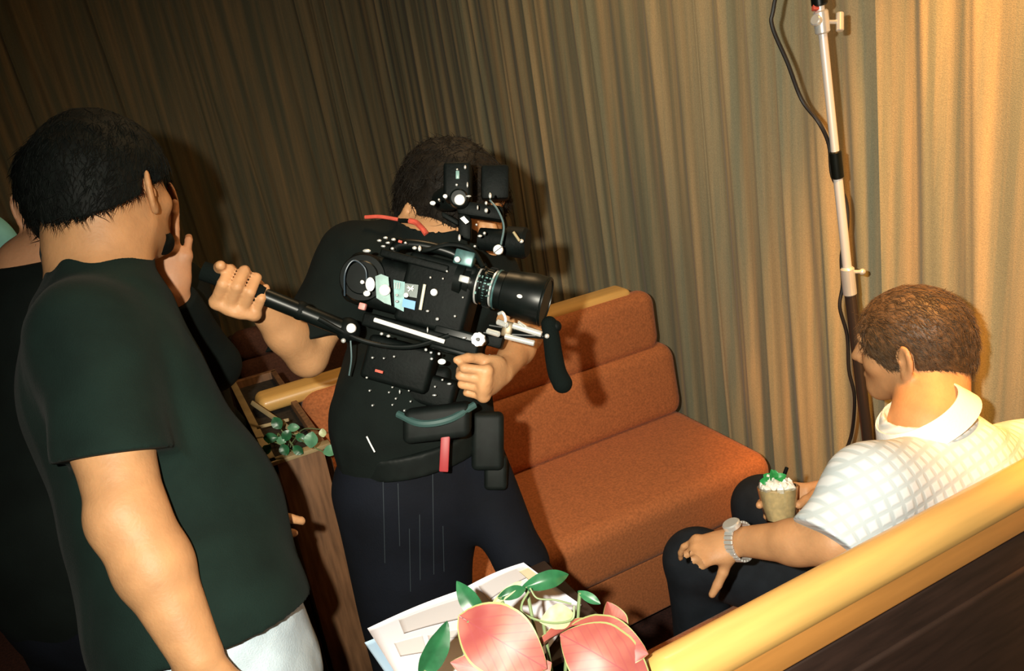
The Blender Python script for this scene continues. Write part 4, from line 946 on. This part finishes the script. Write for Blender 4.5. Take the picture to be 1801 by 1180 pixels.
    B = Sculpt(pel - .3, pel + .3, .004); B.cone(pel + UZ * .025, pel + UZ * .055, .139, .137, k=0, flat=(front, .86)); B.cut(pel + UZ * .060, UZ, .3); B.cut(pel + UZ * .018, -UZ, .3); B.build('belt', BLT, rt)
    A = [lat, -front, UZ]; fr = lambda x, y, t: P(x, y, t)
    mb = MB(); 
    for c, h, r_ in ((fr(770, 742, 1.30), (.055, .03, .028), .012),): mb.box(c, h, [nrm(RIGHT + UPC * .12), -FWD, UPC], bev=r_, seg=4)
    mb.build('waist_pouch', BLT, rt)
    MB().tube([fr(700, 728, 1.285), fr(740, 745, 1.265), fr(790, 738, 1.265), fr(835, 712, 1.285)], .006, 8).build('pouch_piping', mat('dark_teal_piping', (.04, .09, .085), .5), rt)
    MB().box(fr(858, 775, 1.38), (.028, .02, .05), [RIGHT, -FWD, UPC], bev=.01, seg=3).build('side_pouch', BLT, rt)
    MB().box(fr(872, 830, 1.39), (.020, .018, .03), [RIGHT, -FWD, UPC], bev=.008, seg=3).build('side_pouch', BLT, rt)
    MB().box(fr(782, 797, 1.275), (.0075, .0025, .030), [nrm(RIGHT * 1 - UPC * .06), -FWD, nrm(UPC + RIGHT * .05)], bev=.002, seg=2).build('red_tag', REDD, rt)
    MB().tube([fr(645, 768, 1.29), fr(652, 782, 1.285), fr(659, 795, 1.285)], .0014, 6).build('white_zip_pull', WHT, rt)
    MB().ball(fr(804, 762, 1.30), .005).build('snap_button', SILV, rt); MB().ball(fr(874, 816, 1.365), .0035).build('snap_button', SILV, rt)
    MB().tube([fr(642, 382, 1.435), fr(668, 381, 1.43), fr(700, 386, 1.43)], .0034, 8).build('shoulder_strap', RED, rt)
    MB().tube([fr(720, 388, 1.42), fr(732, 392, 1.415), fr(744, 404, 1.405), fr(750, 412, 1.40)], .0052, 8).build('lanyard', RED, rt)
    MB().tube([fr(700, 388, 1.44), fr(712, 388, 1.43), fr(722, 389, 1.42)], .004, 8).build('shoulder_strap', BLT, rt)
    # seam piping on the trousers
    for x, ya, yb in ((674, 815, 990), (761, 835, 1000), (738, 905, 1010)):
        pass
    return dict(bar=bar)
cinematographer()
# ------------------------------------------------------------------ the film camera rig
def film_camera():
    a = nrm(RIGHT * math.cos(.26) - UPC * math.sin(.26) - FWD * .10); w_ = nrm(-FWD - a * np.dot(-FWD, a)); u = np.cross(w_, a); A = [a, u, w_]
    rt = root('film_camera', P(760, 540, 1.30), 'black shoulder-held film camera rig with lens, rods, viewfinder and grips, carried by the cinematographer', 'film camera')
    px = lambda n, t=1.28: n * t / FPX
    def box(name, x, y, t, hx, hy, hz, m=BLK, bev=.003, AX=A, seg=3): return MB().box(P(x, y, t), (px(hx), px(hy), hz), AX, bev=bev, seg=seg).build(name, m, rt)
    # main body blocks
    bd = MB().box(P(775, 520, 1.30), (px(62), px(62), .045), A, bev=.008, seg=4).build('camera_body', BLKM, rt)
    mg = MB().box(P(672, 500, 1.31), (px(62), px(46), .036), A, bev=.018, seg=5).build('film_magazine', BLKM, rt)
    MB().lathe(P(648, 492, 1.31) - w_ * .040, w_, [(0, px(44)), (.068, px(44)), (.076, px(40))], 40).lathe(P(648, 492, 1.31) + w_ * .034, w_, [(0, px(30)), (.004, px(30)), (.006, px(28))], 32).build('magazine_hub', BLK, mg)
    # plates and stickers on the side facing us
    tp = 1.252
    def plate(name, pts, t, m, par=bd, th=.003):
        V = [P(x, y, t) for x, y in pts]; n = len(V); V2 = [p + FWD * th for p in V]
        F = [list(range(n))[::-1], [i + n for i in range(n)]] + [[i, (i + 1) % n, (i + 1) % n + n, i + n] for i in range(n)]
        mb = MB(); mb.add(V + V2, F); o = mb.build(name, m, par, False); return o
    tag(plate('side_plate', [(660, 486), (670, 482), (683, 487), (685, 510), (688, 537), (676, 533), (662, 524)], 1.243, PALE), 'pale teal metal plate')
    tag(plate('sticker', [(709, 525), (731, 530), (729, 545), (707, 539)], 1.246, BLUE), 'bright blue rectangular sticker')
    plate('label_plate', [(692, 492), (712, 496), (710, 548), (694, 540)], 1.250, TEALM)
    plate('label_plate', [(712, 498), (736, 501), (733, 524), (711, 520)], 1.250, mat('dark_teal_panel', (.015, .05, .045), .4))
    for p_, q_ in (((717, 502), (727, 512)), ((727, 503), (718, 512)), ((716, 506), (728, 508))): MB().rod(P(*p_, 1.245), P(*q_, 1.245), .0011, n=8).build('label_mark', SILV, bd)
    for x in (695, 699, 703): MB().rod(P(x, 497, 1.247), P(x - 1, 508, 1.247), .0007, n=6).build('label_mark', SILV, bd)
    tag(MB().rod(P(747, 500, 1.243), P(739, 545, 1.243), .0026).build('latch_bar', mat('cream_metal', (.62, .62, .52), .4), bd), 'cream metal latch bar')
    MB().box(P(638, 539, 1.262), (px(6), px(6), .006), A, bev=.002).build('connector', PINK, mg)
    tag(MB().rod(P(658, 562, 1.245), P(782, 601, 1.235), .0036).build('support_rod', WHT, rt), 'bright white-silver rod')
    # big silver screws and knobs, most painted white for flash glints: (x, y, r px, t)
    discs = [(808, 351, 9, 1.245), (676, 510, 9.5, 1.236), (617, 577, 8, 1.232), (531, 553, 7, 1.232), (804, 456, 5, 1.232), (876, 439, 8.5, 1.215), (763, 514, 6.5, 1.24)]
    for i, (x, y, r, t) in enumerate(discs):
        c = P(x, y, t); MB().lathe(c + (-w_) * .006, w_, [(0, px(r) * .9), (.001, px(r)), (.0055, px(r)), (.007, px(r) * .85)], 28).build('thumb_screw', WHT if i < 5 else SILV, rt)
    MB().box(P(876, 439, 1.208), (px(9), .0009, .0012), [nrm(RIGHT + UPC * .75), nrm(UPC - RIGHT * .75), -FWD]).build('screw_slot', BLK, rt)
    kn = MB()                                                  # scalloped silver knob
    c = P(842, 597, 1.20); V = []; F = []; n = 48
    for k, (d, rr_) in enumerate(((0, .92), (.002, 1), (.010, 1), (.012, .92), (.012, .45), (.008, .40))):
        for i in range(n):
            g = 2 * math.pi * i / n; R_ = px(12.5, 1.2) * rr_ * (1 + (.05 * math.cos(g * 8) if rr_ > .8 else 0)); V.append(c - w_ * .004 + w_ * d + (a * math.cos(g) + u * math.sin(g)) * R_)
    for j in range(5):
        for i in range(n): k = (i + 1) % n; F.append([j * n + i, j * n + k, (j + 1) * n + k, (j + 1) * n + i])
    F.append(list(range(n))[::-1]); F.append([5 * n + i for i in range(n)]); kn.add(V, F); kn.build('follow_focus_knob', SILV, rt)
    MB().rod(c + w_ * .004, c + w_ * .011, .0032).build('knob_centre', BLK, rt)
    MB().rod(c - w_ * .004, c - w_ * .05, .009).build('knob_shaft', BLK, rt)
    # lens
    la = nrm(RIGHT * .97 - UPC * .26 - FWD * .22); L0 = P(808, 492, 1.28); Ld = lambda d: L0 + la * px(d)
    MB().lathe(L0, la, [(0, px(38)), (px(14), px(38)), (px(16), px(33)), (px(26), px(33))], 40).build('lens_mount', BLK, rt)
    ln = MB().lathe(Ld(24), la, [(0, px(30)), (px(10), px(30)), (px(11), px(33)), (px(22), px(33)), (px(23), px(30)), (px(44), px(31)), (px(46), px(34)), (px(62), px(34))], 44).build('lens_barrel', BLK, rt)
    for i, (d, r) in enumerate(((38, 34), (52, 32.5), (64, 32.5), (70, 35.5))):
        g = MB().lathe(Ld(d), la, [(0, px(r - 1)), (px(.6), px(r)), (px(3), px(r)), (px(3.6), px(r - 1))], 44); g.build('lens_ring', TEALM if i % 2 else SILV, ln)
    lu = nrm(np.cross(la, FWD)); lu = lu if lu.dot(UPC) > 0 else -lu; lw = nrm(np.cross(la, lu)); lw = lw if lw.dot(-FWD) > 0 else -lw
    kr = MB()
    for i in range(40):                                       # knurling / focus gear
        g = 2 * math.pi * i / 40; rd = lu * math.cos(g) + lw * math.sin(g); kr.box(Ld(58) + rd * px(34.5), (px(5), px(1.1), px(1.2)), [la, np.cross(la, rd), rd])
    kr.build('focus_gear', BLK, ln)
    rr_s = random.Random(5)
    for d in (42, 48, 56, 62, 66):                             # engraved scale marks
        for g in (-.5, -.2, .1, .4):
            if rr_s.random() < .8:
                rd = lu * math.sin(g) + lw * math.cos(g); MB().box(Ld(d) + rd * px(33.6), (px(rr_s.uniform(.8, 2)), px(rr_s.uniform(1, 2.4)), .0006), [la, np.cross(la, rd), rd]).build('scale_mark', PALE, ln)
    hd = MB().lathe(Ld(84), la, [(0, px(33)), (px(3), px(38)), (px(50), px(44)), (px(74), px(43)), (px(77), px(42)), (px(77), px(38)), (px(40), px(34)), (px(38), px(2))], 56).build('lens_hood', BLK, rt)
    MB().lathe(Ld(84) + la * px(72.5), la, [(0, px(43.3)), (px(1.5), px(44)), (px(3.0), px(43.3))], 56).build('hood_rim', BLK, hd)
    hs = Ld(84) + la * px(38) + lw * px(43) - lu * px(4); MB().ball(hs, (px(5), px(3.4), .003), [la, lu, lw]).build('hood_screw', WHT, hd)
    MB().lathe(Ld(84) + la * px(40), la, [(0, px(33)), (px(4), px(30)), (px(6), px(20)), (px(7), px(1))], 40).build('front_glass', mat('coated_lens_glass', (.01, .015, .03), .04, spec=1, coat=1), hd)
    # second tube above the lens (video tap / eyepiece extension)
    MB().lathe(P(845, 420, 1.30), nrm(RIGHT * .95 - UPC * .12 - FWD * .25), [(0, px(20)), (px(45), px(21)), (px(50), px(27)), (px(82), px(28)), (px(88), px(24))], 36).build('video_tap', BLKM, rt)
    MB().rod(P(903, 408, 1.232), P(914, 424, 1.228), .0022).build('tap_highlight', mat('brass_highlight', (.65, .55, .33), .35, metal=.6), rt)  # pale rod laid on the tube to imitate a highlight
    # viewfinder in front of the face
    V1 = [nrm(RIGHT + UPC * .02), UPC, -FWD]
    vf = MB().box(P(806, 322, 1.29), (px(24), px(32), .03), V1, bev=.006, seg=3).build('viewfinder', BLKM, rt)
    MB().lathe(P(808, 351, 1.272), -FWD, [(0, px(17)), (.016, px(16)), (.018, px(13))], 32).build('viewfinder_dial', BLK, vf)
    MB().lathe(P(800, 345, 1.33), nrm(-RIGHT * .5 + FWD * .8), [(0, px(22)), (.02, px(24)), (.05, px(20))], 32).build('eyecup', RUB, vf)
    MB().box(P(805, 308, 1.255), (px(3.2), px(7), .004), [nrm(RIGHT + UPC * .03), UPC, -FWD], bev=.001).build('viewfinder_window', PALE, vf)
    MB().box(P(845, 372, 1.30), (px(42), px(13), .018), [nrm(RIGHT - UPC * .15), UPC, -FWD], bev=.006).build('viewfinder_arm', BLKM, rt)
    MB().box(P(818, 400, 1.30), (px(12), px(22), .016), [nrm(RIGHT - UPC * .3), UPC, -FWD], bev=.006).build('viewfinder_bracket', BLKM, rt)
    MB().box(P(871, 322, 1.36), (px(26), px(32), .016), V1, bev=.006).build('head_shade_box', BLKM, rt)  # made-up dark box standing in for the shadow beside the head
    MB().box(P(792, 385, 1.285), (px(17), px(5), .007), [nrm(RIGHT - UPC * .55), UPC, -FWD], bev=.003).build('chin_strap_bar', BLKM, rt)
    plate('white_tag', [(809, 384), (816, 380), (825, 390), (819, 394)], 1.262, WHT, rt)
    # top handle and brackets
    MB().tube([P(690, 455, 1.28), P(700, 432, 1.275), P(745, 432, 1.27), P(800, 448, 1.27), P(812, 470, 1.28)], .0085, 12).build('top_handle', BLK, rt)
    box('top_plate', 735, 462, 1.285, 62, 7, .03, BLKM); MB().box(P(818, 455, 1.26), (px(17), px(13), .014), A, bev=.002).build('follow_motor', TEALM, rt)
    MB().box(P(818, 492, 1.25), (px(9), px(6), .012), A, bev=.002).build('lens_lock', SILV, rt)
    # underslung plate, battery and rods
    box('base_plate', 745, 588, 1.285, 105, 12, .032, BLKM, .004); box('battery', 705, 640, 1.31, 62, 40, .028, BLKM, .008); box('battery', 755, 685, 1.325, 50, 28, .02, BLKM, .008)
    box('bracket', 800, 600, 1.27, 38, 22, .02, BLK, .004); MB().box(P(868, 597, 1.27), (px(18), px(13), .018), A, bev=.004).build('rod_clamp', BLKM, rt)
    for p_, q_, r_ in (((875, 566), (892, 572), .0045), ((902, 572), (953, 588), .0050), ((857, 582), (878, 588), .0045), ((888, 591), (940, 604), .0045), ((912, 566), (925, 575), .0022)):
        MB().rod(P(*p_, 1.215), P(*q_, 1.205), r_).build('rod', SILV, rt)
    MB().box(P(893, 579, 1.225), (px(9), px(13), .010), A, bev=.003).build('rod_clamp', mat('bronze_clamp', (.16, .12, .07), .4, metal=.4), rt)
    for p_, q_ in (((850, 585), (965, 592)), ((860, 572), (965, 588))): MB().rod(P(*p_, 1.235), P(*q_, 1.225), .0042).build('rod', BLK, rt)
    MB().tube([P(877, 552, 1.215), P(884, 550, 1.21), P(889, 560, 1.21), P(888, 574, 1.21)], .0026, 8).build('rod_lever', SILV, rt)
    # front grip (hangs down) and rear bar
    MB().tube([P(966, 570, 1.225), P(970, 595, 1.225), P(974, 625, 1.222), P(980, 655, 1.22), P(989, 674, 1.22)], [.0125, .0155], 20).ball(P(966, 570, 1.225), .0125).ball(P(989, 674, 1.22), .0155).build('front_grip', RUB, rt)
    MB().ball(P(977, 574, 1.225), .0095).ball(P(961, 575, 1.225), .008).build('grip_head', BLKM, rt); MB().ball(P(962, 591, 1.21), .0038).build('bolt', SILV, rt)
    MB().rod(P(610, 580, 1.255), P(462, 520, 1.222), .0135, .0135).build('rear_bar', BLK, rt)
    MB().tube([P(462, 520, 1.222), P(430, 506, 1.212), P(395, 490, 1.202), P(356, 476, 1.195)], .0150, 16).build('rear_grip', RUB, rt)
    MB().ball(P(528, 546, 1.238), .0155).build('rear_bar_joint', BLKM, rt); MB().ball(P(612, 580, 1.258), .020).build('rear_bar_joint', BLKM, rt)
    MB().ball(P(604, 599, 1.24), .0038).build('bolt', SILV, rt)
    # cables
    CBL = mat('grey_blue_cable', (.10, .16, .17), .4)
    MB().tube([P(862, 352, 1.25), P(876, 370, 1.235), P(886, 398, 1.225), P(881, 430, 1.215)], .0016, 8).build('cable', CBL, rt)
    MB().tube([P(606, 520, 1.26), P(607, 480, 1.25), P(622, 458, 1.25), P(642, 472, 1.25), P(645, 500, 1.255)], .0014, 8).build('cable', mat('dark_blue_cable', (.02, .04, .06), .4), rt)
    MB().tube([P(616, 590, 1.25), P(618, 630, 1.255), P(614, 660, 1.27)], .0013, 8).build('cable', CBL, rt)
    MB().tube([P(560, 560, 1.23), P(640, 600, 1.25), P(720, 610, 1.25), P(790, 590, 1.25)], .004, 10).build('cable', BLK, rt)
    MB().tube([P(700, 420, 1.29), P(740, 440, 1.26), P(790, 430, 1.26), P(830, 440, 1.26), P(850, 470, 1.25)], .004, 10).build('cable', BLK, rt)
    # many small bolts and buckles, larger ones white as painted flash glints; (x, y, rx, ry, angle) seen on the rig
    small = [(667, 423, 4, 2.2), (678, 418, 4, 2.2), (692, 421, 4, 2.4), (682, 427, 4, 2), (674, 433, 4, 2), (690, 437, 3, 2.4), (713, 427, 2.6, 2), (645, 441, 7, 3), (729, 436, 4, 3), (738, 437, 3, 5),
             (783, 345, 4, 3.6), (772, 351, 2, 2), (761, 357, 5, 3.6), (803, 325, 2.4, 2.2), (818, 294, 2.2, 3.4), (804, 298, 2, 1.6), (822, 325, 1.6, 5), (824, 345, 5, 1.6), (862, 344, 2.6, 5), (855, 357, 2.4, 3.2), (855, 370, 3.2, 4), (840, 365, 1.5, 4),
             (852, 410, 2.6, 2.6), (844, 415, 4, 2.2), (835, 433, 2.4, 2), (838, 395, 2, 2), (808, 418, 2.4, 6), (917, 424, 4, 3.4), 
             (651, 500, 8, 12), (645, 516, 6, 5), (637, 496, 3.5, 3.5), (643, 513, 2.4, 2.4), (698, 519, 2.4, 2), (698, 530, 3, 2.2), (714, 519, 4.4, 4.2), (757, 488, 2, 2), (779, 490, 1.8, 1.8), (769, 561, 3.2, 2.8), (752, 547, 3, 2), (800, 556, 2.2, 2.2), (814, 523, 1.8, 1.8), (786, 477, 2, 2), 
             (671, 587, 3, 2.6), (683, 591, 3.4, 2.6), (731, 607, 3.2, 2.4), (749, 615, 2.8, 2.8), (758, 620, 2.8, 2.2), (772, 622, 2.6, 2.6), (759, 631, 2.8, 2.4), (777, 636, 7, 5), (655, 629, 2.2, 2), (675, 630, 1.8, 1.8), (693, 627, 2, 2), (816, 594, 4, 2), (752, 580, 1.4, 5), (861, 625, 2, 2),
             (645, 664, 2.2, 2), (714, 663, 2, 2), (690, 681, 2, 1.6), (650, 687, 2, 2), (703, 689, 1.6, 4), (719, 687, 1.8, 1.8), (790, 675, 4, 2.2), (778, 668, 2, 2), (765, 680, 2, 2), (764, 695, 4, 1.8), (696, 701, 2, 2), (722, 706, 1.8, 1.8), (690, 712, 1.8, 1.8), (655, 713, 2, 2), (684, 690, 1.8, 1.8), (711, 722, 2, 2), (735, 660, 1.6, 1.6)]
    rs = random.Random(2)
    for x, y, rx, ry in small:
        t = 1.238 if y < 600 else (1.262 if y < 660 else 1.285)
        if y < 410 and x < 850: t = 1.252
        c = P(x, y, t); MB().ball(c, (px(rx), px(ry), .0022), [RIGHT, UPC, FWD], 8).rod(c + FWD * .0005, c + FWD * .012, min(px(rx), px(ry)) * .8, n=10).build('bolt', SILV if min(rx, ry) < 3.5 else WHT, rt)
    MB().box(P(667, 653, 1.27), (px(7), px(2.2), .002), A).build('red_mark', RED, rt); MB().box(P(704, 425, 1.245), (px(3), px(2), .002), A).build('red_mark', RED, rt)
    # chest harness behind the batteries
    MB().box(P(720, 690, 1.35), (px(78), px(48), .018), [nrm(RIGHT), UPC, -FWD], bev=.012, seg=4).build('support_pad', BLKM, rt)
film_camera()
